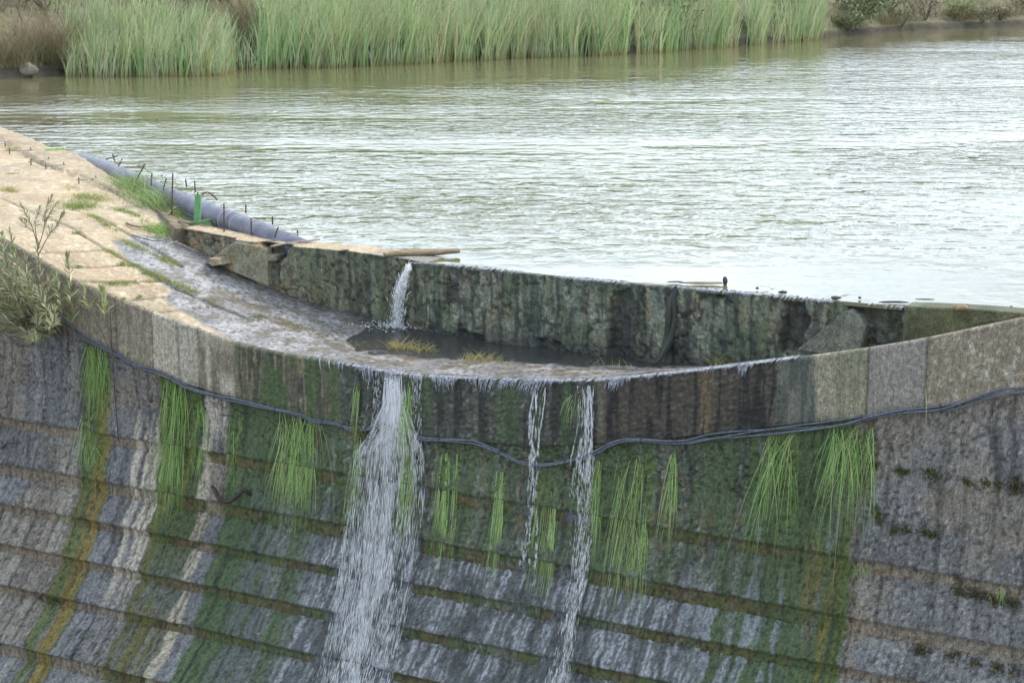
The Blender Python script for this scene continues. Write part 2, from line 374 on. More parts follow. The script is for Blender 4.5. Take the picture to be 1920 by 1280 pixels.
STAIN = [(160, 205, 650, 900), (306, 352, 710, 960), (360, 384, 740, 900), (520, 596, 775, 960), (430, 452, 780, 900), (820, 862, 850, 1040), (924, 952, 880, 1060), (1000, 1050, 900, 1090), (1110, 1136, 860, 1010), (1160, 1225, 850, 1100), (1250, 1276, 840, 1000), (1436, 1500, 810, 990), (1556, 1640, 800, 970)]
def face_colour(u, z, kind, v):
    """albedo, wetness and relief of the downstream face; kind 0 upper face, 1 sloping face of a course, 2 riser; v = 0..1 down the piece"""
    uw = u + .12 * (fbm(u * 1.2 + 3, z * 1.3, 3, 1) - .5) + .12 * (fbm(u * 5, z * 6, 5, 12) - .5)
    st = fbm(uw * 9, z * .7, 4, 2); sf = fbm(uw * 30, z * 1.6, 3, 3); gr = fbm(u * 18, z * 18, 4, 4); lo = fbm(u * .8, z * .9, 3, 5)
    dc, dv = cells(u * 17, z * 17, 6)
    c = mixc(np.broadcast_to(np.array(BROWN), u.shape + (3,)), GREYP, ss(lo + (.12 if kind == 1 else 0), .40, .58))
    c = c * (.55 + .65 * st + .45 * (gr - .3))[..., None]
    right = ss(u, U(1560), U(1680))
    spk = ss(fbm(u * 22, z * 22, 2, 21), .62, .74)
    c = mixc(c, (.34, .31, .26), spk * (.25 + .5 * right) * ss(fbm(u * 1.3, z * 1.3, 2, 22), .3, .6))
    c = mixc(c, GREY, right * .45 * ss(fbm(u * 2, z * 2, 3, 33), .35, .65))
    # per block tone inside the courses
    if kind == 1:
        blk = np.floor(u / 1.05 + .37 * np.floor(z * 1.6)); c = c * (.86 + .3 * hsh(blk, np.floor(z * 0 + v[0, 0] * 0), 3))[..., None]
    if kind == 2: c = mixc(c, (.25, .19, .125), .6) * (.6 + .7 * gr)[..., None]
    wet = np.zeros_like(u); rel = .034 * (gr - .5) + .016 * (sf - .5); pit = ss(fbm(u * 26, z * 26, 3, 23), .60, .70); rel = rel - .014 * pit; drip = ss(fbm(uw * 24, z * .9, 4, 24), .60, .68)
    # light weathering streaks on the left
    for a, b, y, s_ in ((68, 78, 760, .5), (128, 150, 800, .45), (20, 34, 700, .3)):
        c = mixc(c, (.3, .27, .23), zpx(uw, a, b, y, .03) * s_ * ss(sf, .3, .6))
    # long green, ochre and lime runs
    m = zpx(uw, 160, 211, 760, .05); c = mixc(c, MOSS, m * .8 * ss(st + .12, .3, .55))
    m = zpx(uw, 183, 208, 830, .03) * ss(-z, 1.9, 2.6); c = mixc(c, OCH, m * ss(.6 * sf + .4 * gr + .10, .34, .62) * .85); rel += m * .015
    m = zpx(uw, 150, 175, 900, .05) * ss(-z, 3.2, 4.2); c = mixc(c, OLIVE, m * .6 * ss(sf, .45, .6))
    m = (zpx(uw, 256, 268, 850, .03) + zpx(uw, 276, 302, 850, .02)) * ss(-z, 2.2, 2.9) * (1 - .75 * ss(-z, 4.6, 5.6)); c = mixc(c, LIME, np.clip(m, 0, 1) * .85 * ss(sf + .15, .32, .55))
    m = zpx(uw, 304, 386, 830, .04); c = mixc(c, (.052, .072, .024), m * (.92 - .45 * ss(-z, 4.0, 5.2)) * ss(st + .25, .3, .55)); c = mixc(c, OLIVE, m * .7 * ss(st, .48, .6))
    m = zpx(uw, 388, 428, 800, .03) * (1 - ss(-z, 2.45, 2.75)); c = mixc(c, (.36, .32, .26), m * .85)
    m = zpx(uw, 384, 402, 850, .025) * ss(-z, 2.4, 2.8); c = mixc(c, (.34, .30, .225), m * ss(sf + .2, .32, .5))
    m = zpx(uw, 430, 530, 830, .05); c = mixc(c, ALG, m * .93 * ss(st + .3, .3, .5)); wet = np.maximum(wet, m * .3)
    m = zpx(uw, 520, 560, 900, .1); c = mixc(c, ALGD, m * .5)
    # wet, pebbly middle
    mid = zpx(uw, 530, 1420, 830, .18)
    peb = mixc(np.broadcast_to(np.array((.105, .122, .085)), u.shape + (3,)), (.25, .26, .22), ss(dv, .55, .95) * ss(.55 - dc, 0, .3) * .8)
    peb = peb * (.4 + .75 * st + .35 * gr)[..., None]
    peb = mixc(peb, BLK, ss(sf, .60, .70) * .75)
    peb = mixc(peb, BRM, ss(fbm(u * 7, z * 7, 3, 41), .52, .60) * .65 * np.clip(ss(z, -3.35, -2.95) * ss(-z, 1.9, 2.6) + .25, 0, 1))
    peb = mixc(peb, ALG, ss(fbm(uw * 5, z * .5, 3, 42), .47, .62) * .75)
    c = mixc(c, peb, mid); wet = np.maximum(wet, mid * (.45 + .5 * ss(sf, .4, .6)))
    rel += mid * (.016 * ss(.6 - dc, 0, .5) * (.3 + dv) + .012 * (sf - .5))
    # dark green curtain on the right of the middle
    m = zpx(uw, 1400, 1605, 830, .10); c = mixc(c, ALG, m * .95 * ss(st + .32, .3, .5)); c = mixc(c, (.16, .15, .14), m * .5 * ss(fbm(uw * 4, z * .9, 3, 43), .55, .62)); wet = np.maximum(wet, m * .35)
    c = mixc(c, OLIVE, zpx(uw, 1520, 1600, 870, .06) * ss(-z, 2.4, 3.2) * ss(st, .42, .58) * .9)
    c = mixc(c, MOSS, zpx(uw, 1588, 1612, 830, .03) * .9 * ss(-z, 2.0, 2.6))
    c = mixc(c, (.2, .15, .09), zpx(uw, 1612, 1640, 850, .03) * .6 * ss(sf, .4, .6))
    for x0, x1, y0, y1 in STAIN:
        m = zpx(uw, x0, x1, (y0 + y1) / 2, .05) * ss(-z, -onwall(x0, y0)[2] - .1, -onwall(x0, y0)[2] + .1) * (1 - ss(-z, -onwall(x0, y1)[2] - .5, -onwall(x0, y1)[2] + .25))
        c = mixc(c, (.10, .15, .035), m * ss(st * .5 + sf * .5, .40, .60) * .75)
    wfilm = zpx(uw, 600, 1330, 860, .25)
    if kind == 1:                                # thin running water on the sloping faces
        f = wfilm * ss(-z, 3.6, 3.85)
        c = mixc(c, (.085, .086, .092), f * .85); c = mixc(c, (.37, .38, .405), f * ss(fbm(uw * 40, z * 1.6 + 3, 4, 44), .46, .66) * .65)
        c = mixc(c, (.05, .055, .05), f * ss(fbm(uw * 2.2, z * 2.2, 3, 47), .52, .64) * .7)
        wet = np.maximum(wet, f); rel = rel * (1 - .5 * f)
        g = zpx(uw, 480, 640, 900, .15) * ss(-z, 3.0, 3.6); c = mixc(c, (.10, .105, .115), g * .6 * ss(st, .4, .6))
        f2 = zpx(uw, 1290, 1500, 860, .15) * ss(-z, 3.0, 3.8); c = mixc(c, (.22, .235, .26), f2 * ss(fbm(uw * 10, z * .8, 4, 45), .52, .62) * .7); wet = np.maximum(wet, f2 * .7)
    if kind == 2:                                # moss on the risers
        m = zpx(uw, 300, 1560, 860, .25); c = mixc(c, BRM, m * .8 * ss(fbm(u * 2.5, z * 3, 4, 49) + .25 * (gr - .5), .38, .58)); c = mixc(c, MOSS, m * .6 * ss(fbm(u * 6, z * 8, 3, 46), .5, .62))
        gap = zpx(uw, 655, 800, 900, .06) + .85 * zpx(uw, 1060, 1112, 900, .05) + .5 * zpx(uw, 985, 1015, 900, .05)
        c = mixc(c, (.14, .145, .16), np.clip(gap, 0, 1)); rel += m * (1 - np.clip(gap, 0, 1)) * .028 * ss(fbm(u * 16, z * 16, 4, 48), .3, .7)
        m2 = zpx(uw, -400, 290, 860, .2); c = mixc(c, (.12, .09, .045), m2 * .45 * ss(gr, .5, .7))
    c = c * (1 - .5 * pit) [..., None] * (1 - .45 * drip)[..., None] * (.72 + .56 * fbm(uw * 46, z * 1.1, 3, 25))[..., None]
    return c * 1.12, np.clip(wet, 0, 1), rel

def band_colour(u, z, v):
    uw = u + .05 * (fbm(u * 4, z * 2, 3, 51) - .5)
    st = fbm(uw * 11, z * .8, 4, 52); sf = fbm(uw * 32, z * 1.5, 3, 53); gr = fbm(u * 18, z * 18, 4, 54); dc, dv = cells(u * 17, z * 17, 56)
    c = np.broadcast_to(np.array((.30, .255, .19)), u.shape + (3,)) * (.6 + .5 * st + .35 * gr)[..., None]
    P = lambda a, b, s=.03: zpx(uw, a, b, 680, s)
    c = mixc(c, (.175, .145, .105), P(-300, 288, .03) * .55)
    c = mixc(c, (.38, .335, .26), P(291, 338, .02) * .8 * (.6 + .6 * gr)); c = mixc(c, (.36, .33, .275), P(340, 374, .02) * .6)
    c = mixc(c, (.13, .115, .08), P(376, 448, .03) * .7); c = mixc(c, (.40, .36, .28), P(390, 399, .015) * .85); c = mixc(c, (.37, .33, .25), P(414, 444, .03) * ss(-z, 1.5, 1.75) * .9)
    c = mixc(c, (.33, .29, .22), P(376, 446, .03) * (1 - ss(v, .1, .3)) * .6)
    m = zone(uw, U(447, 690), U(640, 730), .08)
    c = mixc(c, mixc(np.broadcast_to(np.array((.085, .078, .048)), u.shape + (3,)), (.035, .04, .026), ss(st, .42, .58)), m * .95); c = mixc(c, (.23, .19, .11), m * ss(sf, .60, .68) * .6); c = mixc(c, ALG, m * ss(fbm(uw * 5, z, 3, 57), .5, .6) * .8)
    m2 = zone(uw, U(640, 740), U(1130, 770), .1)
    peb = mixc(np.broadcast_to(np.array((.062, .066, .05)), u.shape + (3,)), (.19, .195, .165), ss(dv, .6, .95) * ss(.55 - dc, 0, .3) * .75) * (.35 + .75 * st + .4 * gr)[..., None]
    peb = mixc(peb, BLK, ss(fbm(uw * 14, z * 1.2, 3, 58), .56, .64) * .85); peb = mixc(peb, ALG, ss(fbm(uw * 5, z * .6, 3, 59), .5, .62) * .6)
    c = mixc(c, peb, m2)
    c = c * (.78 + .44 * fbm(uw * 44, z * 1.1, 3, 62))[..., None]; m3 = zone(uw, U(1130, 770), U(1470, 740), .1)
    pb = mixc(np.broadcast_to(np.array((.058, .048, .036)), u.shape + (3,)), (.15, .13, .10), ss(dv, .6, .95) * ss(.55 - dc, 0, .3) * .6) * (.5 + .6 * st + .4 * gr)[..., None]
    pb = mixc(pb, (.012, .011, .010), ss(fbm(uw * 13, z * 1.0 + u * .5, 3, 60), .53, .60) * .9); pb = mixc(pb, (.19, .125, .06), zone(uw, U(1312, 760), U(1340, 760), .06) * ss(sf, .42, .6) * .6)
    c = mixc(c, pb, m3)
    m4 = zone(uw, U(1462, 730), U(1532, 730), .06); c = mixc(c, (.11, .112, .09), m4 * .9); c = mixc(c, (.05, .06, .05), m4 * ss(st, .45, .58) * .8)
    m5 = zone(uw, U(1535, 720), U(1628, 720), .03); c = mixc(c, (.235, .22, .155), m5 * .85 * (.5 + .7 * gr)); c = mixc(c, (.14, .145, .09), m5 * ss(st, .5, .62) * .6)
    m6 = zone(uw, U(1630, 710), U(1738, 710), .02); c = mixc(c, (.215, .195, .175), m6 * .85)
    m7 = ss(uw, U(1738, 700) - .02, U(1738, 700) + .02); c = mixc(c, (.20, .165, .115), m7 * .8); c = mixc(c, (.36, .33, .27), m7 * ss(fbm(u * 20, z * 20, 2, 61), .66, .74) * .8)
    c = c * (.86 + .6 * gr)[..., None]
    c = mixc(c, ALGD, ss(v, .82, 1.) * .5 * (1 - m7) * ss(gr, .35, .6))
    wet = np.clip(m * .45 + m2 * .75 + m3 * .7 + m4 * .4, 0, 1)
    wm = np.clip(m2 + m3 + .6 * m, 0, 1)
    rel = .012 * (gr - .5) + wm * (.022 * ss(.6 - dc, 0, .5) * (.3 + dv) + .035 * (fbm(uw * 13, z * .9, 3, 60) - .5))
    # panel joints
    for a in (225, 290, 339, 376, 1629, 1740):
        g = np.exp(-((u - U(a, 690)) / .014) ** 2); rel -= .03 * g; c = c * (1 - .55 * g)[..., None]
    return c, wet, rel

# ------------------------------------------------------------------ dam
dam = thing('spillway_dam', 'long stained concrete dam with stepped stone courses and a sagging crest', 'dam', W(8, 0, -9))
NU = 900
ug = np.concatenate([np.linspace(-26, -3.6, 80), np.linspace(-3.5, 18.8, NU - 80)])
def grid(name, offs, zs, col, wet, rel, m=M_WALL, relz=0.):
    nr = offs.shape[0]
    P = W(ug[None, :] + 0 * offs, offs + rel, zs + relz * rel)
    cc = np.concatenate([np.clip(col, 0.004, .8), wet[..., None]], -1).reshape(-1, 4)
    return mk(name, P.reshape(-1, 3), quads(nr, NU)[:, ::-1], m, dam, False, cc)
# crest band
t = np.concatenate([[0, .0], np.linspace(0, 1, 44)]); ro = np.array([-.06, -.025]); rz = np.array([0.004, -.006])
U2 = np.broadcast_to(ug, (46, NU)); lz = lip(ug); bz = bandz(ug)
zs = (lz - .03)[None, :] * (1 - t[:, None]) + bz[None, :] * t[:, None]; offs = np.zeros((46, NU))
for i in (0, 1): zs[i] = lz + rz[i]; offs[i] = ro[i]
c, wt, rl = band_colour(U2, zs, np.broadcast_to(t[:, None], U2.shape)); rl[:2] *= .3
zs = np.vstack([zs, bz[None] - .005]); offs = np.vstack([offs, np.full((1, NU), -.07)])
c = np.concatenate([c, c[-1:]], 0); wt = np.vstack([wt, wt[-1:]]); rl = np.vstack([rl, 0 * rl[-1:]])
grid('crest_band', offs, zs, c, wt, rl)
# plain upper face
n = 56; t = np.linspace(0, 1, n); zs = (bz[None] + .03) * (1 - t[:, None]) + -2.36 * t[:, None]; U2 = np.broadcast_to(ug, zs.shape)
c, wt, rl = face_colour(U2, zs, 0, np.broadcast_to(t[:, None], zs.shape))
for zj in (-1.62,):
    g = np.exp(-((zs - zj - .02 * fbm(U2 * 2, zs * 0, 2, 70)) / .012) ** 2) * (1 - ss(U2, U(430), U(520))) ; rl -= .015 * g; c = c * (1 - .4 * g)[..., None]
grid('upper_face', -.05 + 0 * zs, zs, c, wt, rl)
# stepped courses: sloping face, then a short riser
TZ = [-2.3, -3.0, -3.76, -4.28, -4.86, -5.40, -6.15, -6.9, -7.7, -8.6, -9.5]
for k in range(len(TZ) - 1):
    zt, zb = TZ[k], TZ[k + 1]; ot, ob = float(moff(zt)), float(moff(zb)); zm = zt - (zt - zb) * (.70 if k else .76)
    nf = max(6, int(math.hypot(ob - ot, zt - zm) / .026)); nr = max(5, int((zm - zb) / .024))
    jit = .02 * (fbm(ug * 1.1, ug * 0 + k, 3, 80 + k) - .5) - (.02 if k else 0)
    t = np.linspace(0, 1, nf)[:, None]
    zf = zt + (zm - zt) * t + 0 * ug[None] + jit[None]; of = ot + (ob + .05 - ot) * t + 0 * ug[None]
    c1, w1, r1 = face_colour(np.broadcast_to(ug, zf.shape), zf, 1, np.broadcast_to(t, zf.shape))
    sh = (.2 + .55 * hsh(np.floor(ug / 1.1), ug * 0 + k, 5))
    for q in np.arange(-3.5, 18.8, 1.12):
        uj = q + 1.12 * (.5 if k % 2 else 0) + .2 * (hsh(np.array([q * 7]), np.array([k]), 4)[0] - .5)
        g = np.exp(-((ug - uj) / .013) ** 2)[None] * (1 - .7 * zpx(ug, 480, 1560, 850, .3))[None]
        r1 = r1 - .022 * g; c1 = c1 * (1 - .5 * g)[..., None]
        off_b = .016 * (hsh(np.array([q * 3]), np.array([k]), 8)[0] - .5); tone = .22 * (hsh(np.array([q * 3]), np.array([k]), 9)[0] - .5)
        inb = ((ug >= uj) & (ug < uj + 1.12))[None] * 1.0; r1 = r1 + off_b * inb; c1 = c1 * (1 + tone * inb)[..., None]
    t2 = np.linspace(0, 1, nr)[1:, None]
    zr = zm + (zb - .07 - zm) * t2 + 0 * ug[None] + jit[None]; orr = ob - .012 - .03 * ss(t2, .8, 1.) + 0 * ug[None]
    c2, w2, r2 = face_colour(np.broadcast_to(ug, zr.shape), zr, 2, np.broadcast_to(t2, zr.shape)); r2 = r2 * np.minimum(1, t2 * 6)
    r2[0] = r1[-1]
    grid('course', np.vstack([of, orr]), np.vstack([zf, zr]), np.concatenate([c1, c2]), np.vstack([w1, w2]), np.vstack([r1, r2]), relz=.3)

# crest walkway
WETP = [(244, 441), (215, 456), (219, 474), (237, 487), (262, 509), (297, 532), (313, 546), (309, 561), (322, 577), (347, 590), (380, 612), (450, 648), (900, 760), (1500, 740), (1500, 655), (1250, 690), (760, 620), (333, 456), (300, 440)]
nw = 110; sw = np.linspace(0, 1, nw) ** 1.0
uw_ = np.concatenate([np.linspace(-26, -14.1, 60), np.linspace(-14, -3.45, 220), np.linspace(-3.4, 18.8, 800)])
SB = backs(uw_); Sg = sw[:, None] * SB[None]; Ug = np.broadcast_to(uw_, Sg.shape)
Zg = walkz(Ug, Sg)
px, py = proj(W(Ug, -Sg, Zg))
gr = fbm(Ug * 12, Sg * 12, 4, 90); lo = fbm(Ug * 1.5, Sg * 1.5, 4, 91)
wob = (fbm(Ug * 3, Sg * 3, 4, 92) - .5)
wet = np.zeros_like(Ug)
for dx, dy in ((0, 0), (3, 1), (-3, -1), (2, -2), (-2, 2)): wet += inpoly(px + wob * 30 + dx, py + wob * 10 + dy, WETP) / 5.
right_wet = ss(Ug, U(447, 645), U(520, 660)); wet = np.maximum(wet, right_wet * (1 - ss(Ug, U(1440, 676), U(1500, 668))) * inpoly(px, py, [(440, 500), (1500, 500), (1500, 800), (440, 800)]))
c = np.broadcast_to(np.array((.375, .305, .212)), Ug.shape + (3,)) * (.62 + .42 * lo + .38 * gr)[..., None]
c = mixc(c, (.24, .20, .14), ss(fbm(Ug * 2.2, Sg * 2.2, 4, 93), .54, .68) * .5)
c = mixc(c, (.36, .22, .13), ss(fbm(Ug * 1.1, Sg * 1.6, 3, 94), .60, .70) * .25)
c = mixc(c, (.60, .53, .42), ss(fbm(Ug * 9, Sg * 9, 2, 95), .66, .75) * .5)
c = mixc(c, (.14, .134, .136), wet * .9)
c = mixc(c, (.50, .49, .49), wet * (.35 + .65 * ss(fbm(Ug * 2, Sg * 3, 3, 295), .35, .6)) * ss(fbm(Ug * 26, Sg * 30, 3, 96), .22, .62) * .62); c = mixc(c, (.035, .033, .035), wet * ss(fbm(Ug * 24, Sg * 30, 3, 296), .60, .68) * .7)  # pale sky glare of the wet film painted into the colour, then dark speckle
c = mixc(c, (.10, .075, .03), wet * ss(fbm(Ug * 4, Sg * 6, 3, 97), .56, .64) * .6)
pd = np.zeros_like(Ug)
for k_ in range(6): pd += inpoly(px + wob * 40 + rng.uniform(-34, 34), py + wob * 14 + rng.uniform(-4, 6), [(720, 606), (670, 640), (690, 664), (840, 674), (1060, 684), (1260, 690), (1240, 664), (1000, 640), (800, 608)]) / 6.
foot = wet * (1 - ss(SB[None] - Sg, .05, .45 + .3 * wob)) * (Ug > U_WL); c = mixc(c, (.05, .045, .045), np.clip(pd * .8 * ss(gr, .3, .55) + foot * .75, 0, .9))  # damp around the pool, plus the weir's dark reflection painted along its foot
rel = .020 * (gr - .5) * (1 - .55 * wet) + .016 * (fbm(Ug * 8, Sg * 15, 3, 98) - .5) * wet
def seg_d(a, b):                                # distance in (u, s) to a joint drawn on the walkway
    a = np.array(onwalk(*a)[:2]); b = np.array(onwalk(*b)[:2]); d = b - a
    tt = np.clip(((Ug - a[0]) * d[0] + (Sg - a[1]) * d[1]) / (d @ d), 0, 1)
    return np.hypot(Ug - a[0] - tt * d[0], Sg - a[1] - tt * d[1])
JOINTS = [((0, 372), (153, 442)), ((153, 442), (331, 542)), ((331, 542), (470, 600)), ((47, 292), (84, 311)), ((84, 311), (225, 367)), ((225, 564), (312, 556)), ((287, 587), (400, 574)),
          ((53, 474), (195, 468)), ((141, 527), (297, 527)), ((120, 501), (226, 497)), ((166, 402), (340, 500)), ((30, 418), (150, 410)), ((225, 367), (270, 392))]
for a, b in JOINTS:
    g = np.exp(-((seg_d(a, b) + .02 * wob) / .028) ** 2); rel -= .045 * g; c = c * (1 - .55 * g)[..., None]
# the upstream slab sits a little proud and is rougher
up = inpoly(px + 14 * wob, py + 8 * wob, [(-400, 120), (-400, 170), (0, 262), (47, 292), (109, 321), (225, 367), (262, 372), (225, 340), (140, 280), (60, 250), (0, 230)])
rel += up * (.06 + .05 * (fbm(Ug * 5, Sg * 5, 4, 99) - .5)); c = c * (1 - .12 * up)[..., None]
Zw = Zg + rel; Zw[0] = lip(uw_) + .004
offw = -Sg - .06 * (1 - sw[:, None])
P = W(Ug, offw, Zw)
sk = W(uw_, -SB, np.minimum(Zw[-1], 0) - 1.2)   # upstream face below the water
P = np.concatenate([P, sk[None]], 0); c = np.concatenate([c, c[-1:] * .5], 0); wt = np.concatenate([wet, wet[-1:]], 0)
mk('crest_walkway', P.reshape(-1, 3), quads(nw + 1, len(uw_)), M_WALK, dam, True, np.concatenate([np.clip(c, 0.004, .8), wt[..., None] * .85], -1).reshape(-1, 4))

# pool lying against the foot of the weir, and the shallow run in front of it
POOL = [(690, 612), (640, 640), (600, 655), (690, 664), (840, 672), (960, 680), (1060, 684), (1160, 688), (1260, 690), (1300, 690), (1240, 670), (1000, 640), (800, 612)]
pm = (pd > .1).ravel()
q = quads(nw, len(uw_)); q = q[pm[q].all(1)]
used = np.unique(q); mp_ = np.zeros(pm.size, int); mp_[used] = np.arange(len(used))
pv = W(Ug, offw, Zg - .012 + .030 * np.clip(pd * 1.3, 0, 1)).reshape(-1, 3)[used]
o = mk('pool_water', pv, mp_[q], M_POOL); struct(o)

# ------------------------------------------------------------------ reservoir water
def pxweir(px, py, out=0.):                     # point on the weir's front face seen at that pixel
    u = 8.
    for _ in range(30):
        p = onplane(px, py, -float(weirs(u)) + out); u = .5 * u + .5 * float((p - AX) @ D)
    return u, p
def UW(px, py=520): return pxweir(px, py)[0]
U_OV0, U_OV1 = UW(770, 488), UW(1695, 573)      # between these the water runs over the weir
uwt = np.concatenate([np.linspace(-70, -22.5, 40), np.linspace(-22, -3, 90), np.linspace(-2.9, 24, 330)])
over = ss(uwt, U_OV0 - .3, U_OV0 + .5) * (1 - ss(uwt, U_OV1 - .1, U_OV1 + .1))
sf_ = np.where(uwt > 3.2, weirs(uwt) + .34 * (1 - over), np.interp(uwt, EU[:-1] + [3.2], ES[:-1] + [float(weirs(3.2)) + .34]))
front = W(uwt, -sf_, 0.)
lipw = .012 * (fbm(uwt * 3, uwt * 0, 3, 130) - .5)
rows = [W(uwt, -sf_ + over * (-.02 + lipw), -.05), W(uwt, -sf_ + over * (-.02 + lipw), -.002 * over), W(uwt, -sf_ - .05 + over * lipw, .0)]
FO = V(0, -30, 0); cx = np.concatenate([[.006], np.geomspace(.012, 4.5, 70)])
for k in cx: q_ = front + (front - FO) * k; q_[:, 2] = 0; rows.append(q_)
P = np.stack(rows); px_, py_ = proj(P.reshape(-1, 3))
SHORE = [(-900, 190), (-300, 160), (0, 149), (100, 143), (130, 141), (420, 140), (440, 130), (490, 128), (700, 122), (870, 113), (1190, 99), (1260, 95), (1540, 73), (1700, 58), (1920, 50), (2300, 40), (2900, 28)]
shy = np.interp(px_, *zip(*SHORE))
amp = .22 + .78 * ss(py_ - shy, 10, 60)
amp *= 1 - .45 * ss(py_, 380, 520) - .25 * ss(py_, 430, 560) * ss(px_, 1100, 1700)
o = mk('water', P.reshape(-1, 3), quads(len(rows), len(uwt)), M_WATER, None, True, np.stack([amp] * 3, -1)); struct(o)

# ------------------------------------------------------------------ weir
weir = thing('weir_wall', 'low mossy concrete weir wall holding back the reservoir behind the crest walkway', 'wall', W(8, -2, -1))
def weir_colour(u, z, px, py):
    uw = u + .05 * (fbm(u * 4, z * 3, 3, 101) - .5)
    st = fbm(uw * 9, z * 1.0, 4, 102); sf = fbm(uw * 28, z * 2, 3, 103); gr = fbm(u * 18, z * 18, 4, 104); dc, dv = cells(u * 19, z * 19, 106)
    c = mixc(np.broadcast_to(np.array((.135, .14, .10)), u.shape + (3,)), (.30, .30, .245), ss(dv, .55, .95) * ss(.55 - dc, 0, .3) * .7) * (.5 + .6 * st + .5 * gr)[..., None]
    c = mixc(c, (.058, .082, .042), ss(fbm(uw * 5, z * 1.0, 4, 107), .46, .60) * .8)
    c = mixc(c, (.15, .125, .075), ss(fbm(uw * 7, z * 3.5, 4, 108), .52, .68) * .5)
    c = mixc(c, (.10, .15, .125), ss(fbm(uw * 5 + 9, z * .6, 3, 109), .60, .68) * .55)
    c = mixc(c, (.03, .032, .03), ss(fbm(uw * 12, z * 2.6, 4, 110), .55, .63) * .8)
    L = 1 - ss(u, UW(470), UW(640)); c = mixc(c, (.25, .215, .15), L * .6 * (.5 + gr)); c = mixc(c, (.32, .165, .07), L * ss(fbm(u * 4, z * 4, 3, 111), .57, .66) * .6)
    c = mixc(c, (.11, .11, .06), ss(u, UW(500), UW(560)) * (1 - ss(u, UW(740), UW(800))) * .45)
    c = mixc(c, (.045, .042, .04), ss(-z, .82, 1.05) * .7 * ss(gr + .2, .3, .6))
    c = mixc(c, (.03, .034, .028), ss(fbm(uw * 20, z * 1.1, 4, 117), .54, .63) * .75 * ss(u, UW(560), UW(700))); c = mixc(c, (.075, .10, .05), ss(fbm(uw * 15, z * .9, 4, 118), .56, .66) * .45); c = c * 1.1
    wet = .25 + .5 * ss(u, UW(760), UW(900))
    ck = np.abs(fbm(u * 2.3, z * 2.3, 4, 114) - .5); crk = 1 - ss(ck, .004, .018); c = c * (1 - .6 * crk)[..., None]; c = c * (1 - .55 * ss(fbm(u * 14, z * 14, 4, 115), .56, .66))[..., None] * 1.18
    rel = -.03 * crk + .045 * (fbm(u * 2.6, z * 2.6, 4, 113) - .5) + .035 * (fbm(u * 9, z * 7, 4, 112) - .5) + .016 * ss(.6 - dc, 0, .5) * (.3 + dv) * ss(u, UW(740), UW(860)) + .02 * (st - .5)
    return c, wet, rel
uvw = np.linspace(U_WL, 19.2, 640); nz_ = 52
topz = .035 - .046 * ss(uvw, U_OV0 - .2, U_OV0 + .5) + .018 * (fbm(uvw * 3, uvw * 0, 4, 120) - .5)
t = np.linspace(0, 1, nz_)[:, None]; basez = np.interp(uvw, WBU, WBZ) - .12
zw = topz[None] * (1 - t) + basez[None] * t; Uw = np.broadcast_to(uvw, zw.shape); offw_ = -weirs(uvw)[None] + 0 * zw
px_, py_ = proj(W(Uw, offw_, zw))
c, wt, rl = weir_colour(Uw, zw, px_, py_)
wb = (fbm(Uw * 6, zw * 6, 4, 121) - .5)
HOLES = [([(320, 425), (440, 450), (418, 470), (396, 488), (392, 505), (320, 475)], .16, 0.), ([(483, 452), (548, 458), (533, 486), (512, 490), (486, 479)], .24, .6), ([(497, 487), (520, 490), (524, 560), (505, 560)], .08, .5),
         ([(640, 466), (653, 468), (650, 484), (636, 482)], .10, .6), ([(1150, 552), (1180, 540), (1193, 570), (1188, 690), (1140, 690), (1146, 610)], .13, .75), ([(1306, 541), (1358, 540), (1352, 556), (1312, 560)], .12, .3),
         ([(1467, 556), (1508, 556), (1516, 600), (1500, 650), (1462, 660), (1470, 600)], .18, .8), ([(1585, 566), (1690, 570), (1694, 655), (1612, 660), (1622, 612), (1594, 584)], .17, .55), ([(870, 496), (897, 498), (892, 515), (874, 512)], .07, .7),
         ([(755, 487), (775, 489), (770, 500), (757, 500)], .06, .6), ([(860, 620), (905, 628), (900, 650), (866, 646)], .07, .6), ([(1000, 635), (1050, 640), (1046, 662), (1004, 662)], .05, .5)]
for poly, dep, dk in HOLES:
    h = np.zeros_like(Uw)
    for dx, dy in ((0, 0), (2, 1), (-2, -1), (1, -2), (-1, 2)): h += inpoly(px_ + 16 * wb + dx, py_ + 12 * wb + dy, poly) / 5.
    rl = rl - h * (dep + .12 * (fbm(Uw * 9, zw * 9, 3, 122) - .5)); c = mixc(c, (.05, .045, .05), h * dk * .75)
pj, _q = pxweir(660, 560)
for xx, dep in ((655, .02), (1262, .03), (1410, .015)):
    uj = UW(xx, 560); g = np.exp(-((Uw - uj) / .02) ** 2); rl = rl - dep * g; c = c * (1 - .5 * g)[..., None]
P = W(Uw, offw_ + rl, zw)
tops_ = [(W(uvw, -weirs(uvw) - s_ + (rl[0] if s_ < .05 else 0), topz + .01 * (fbm(uvw * 5, uvw * 0 + s_ * 9, 3, 123) - .5) + .004), s_) for s_ in (.56, .5, .4, .3, .2, .1, .03)]
tops_ = [(W(uvw, -weirs(uvw) - .6, topz - .5), .6)] + tops_
ctop = np.broadcast_to(np.array((.46, .37, .25)), uvw.shape + (3,)) * (.7 + .5 * fbm(uvw * 6, uvw * 0, 4, 124))[..., None]
ctop = mixc(ctop, (.20, .20, .20), ss(uvw, UW(640, 473), UW(770, 488)) * .8)
P = np.concatenate([np.stack([a for a, _ in tops_]), P]); c = np.concatenate([np.repeat(ctop[None], len(tops_), 0), c]); wt = np.concatenate([np.zeros((len(tops_), len(uvw))), wt])
mk('wall_body', P.reshape(-1, 3), quads(len(P), len(uvw)), M_WALL, weir, True, np.concatenate([np.clip(c, .004, .8), wt[..., None]], -1).reshape(-1, 4))
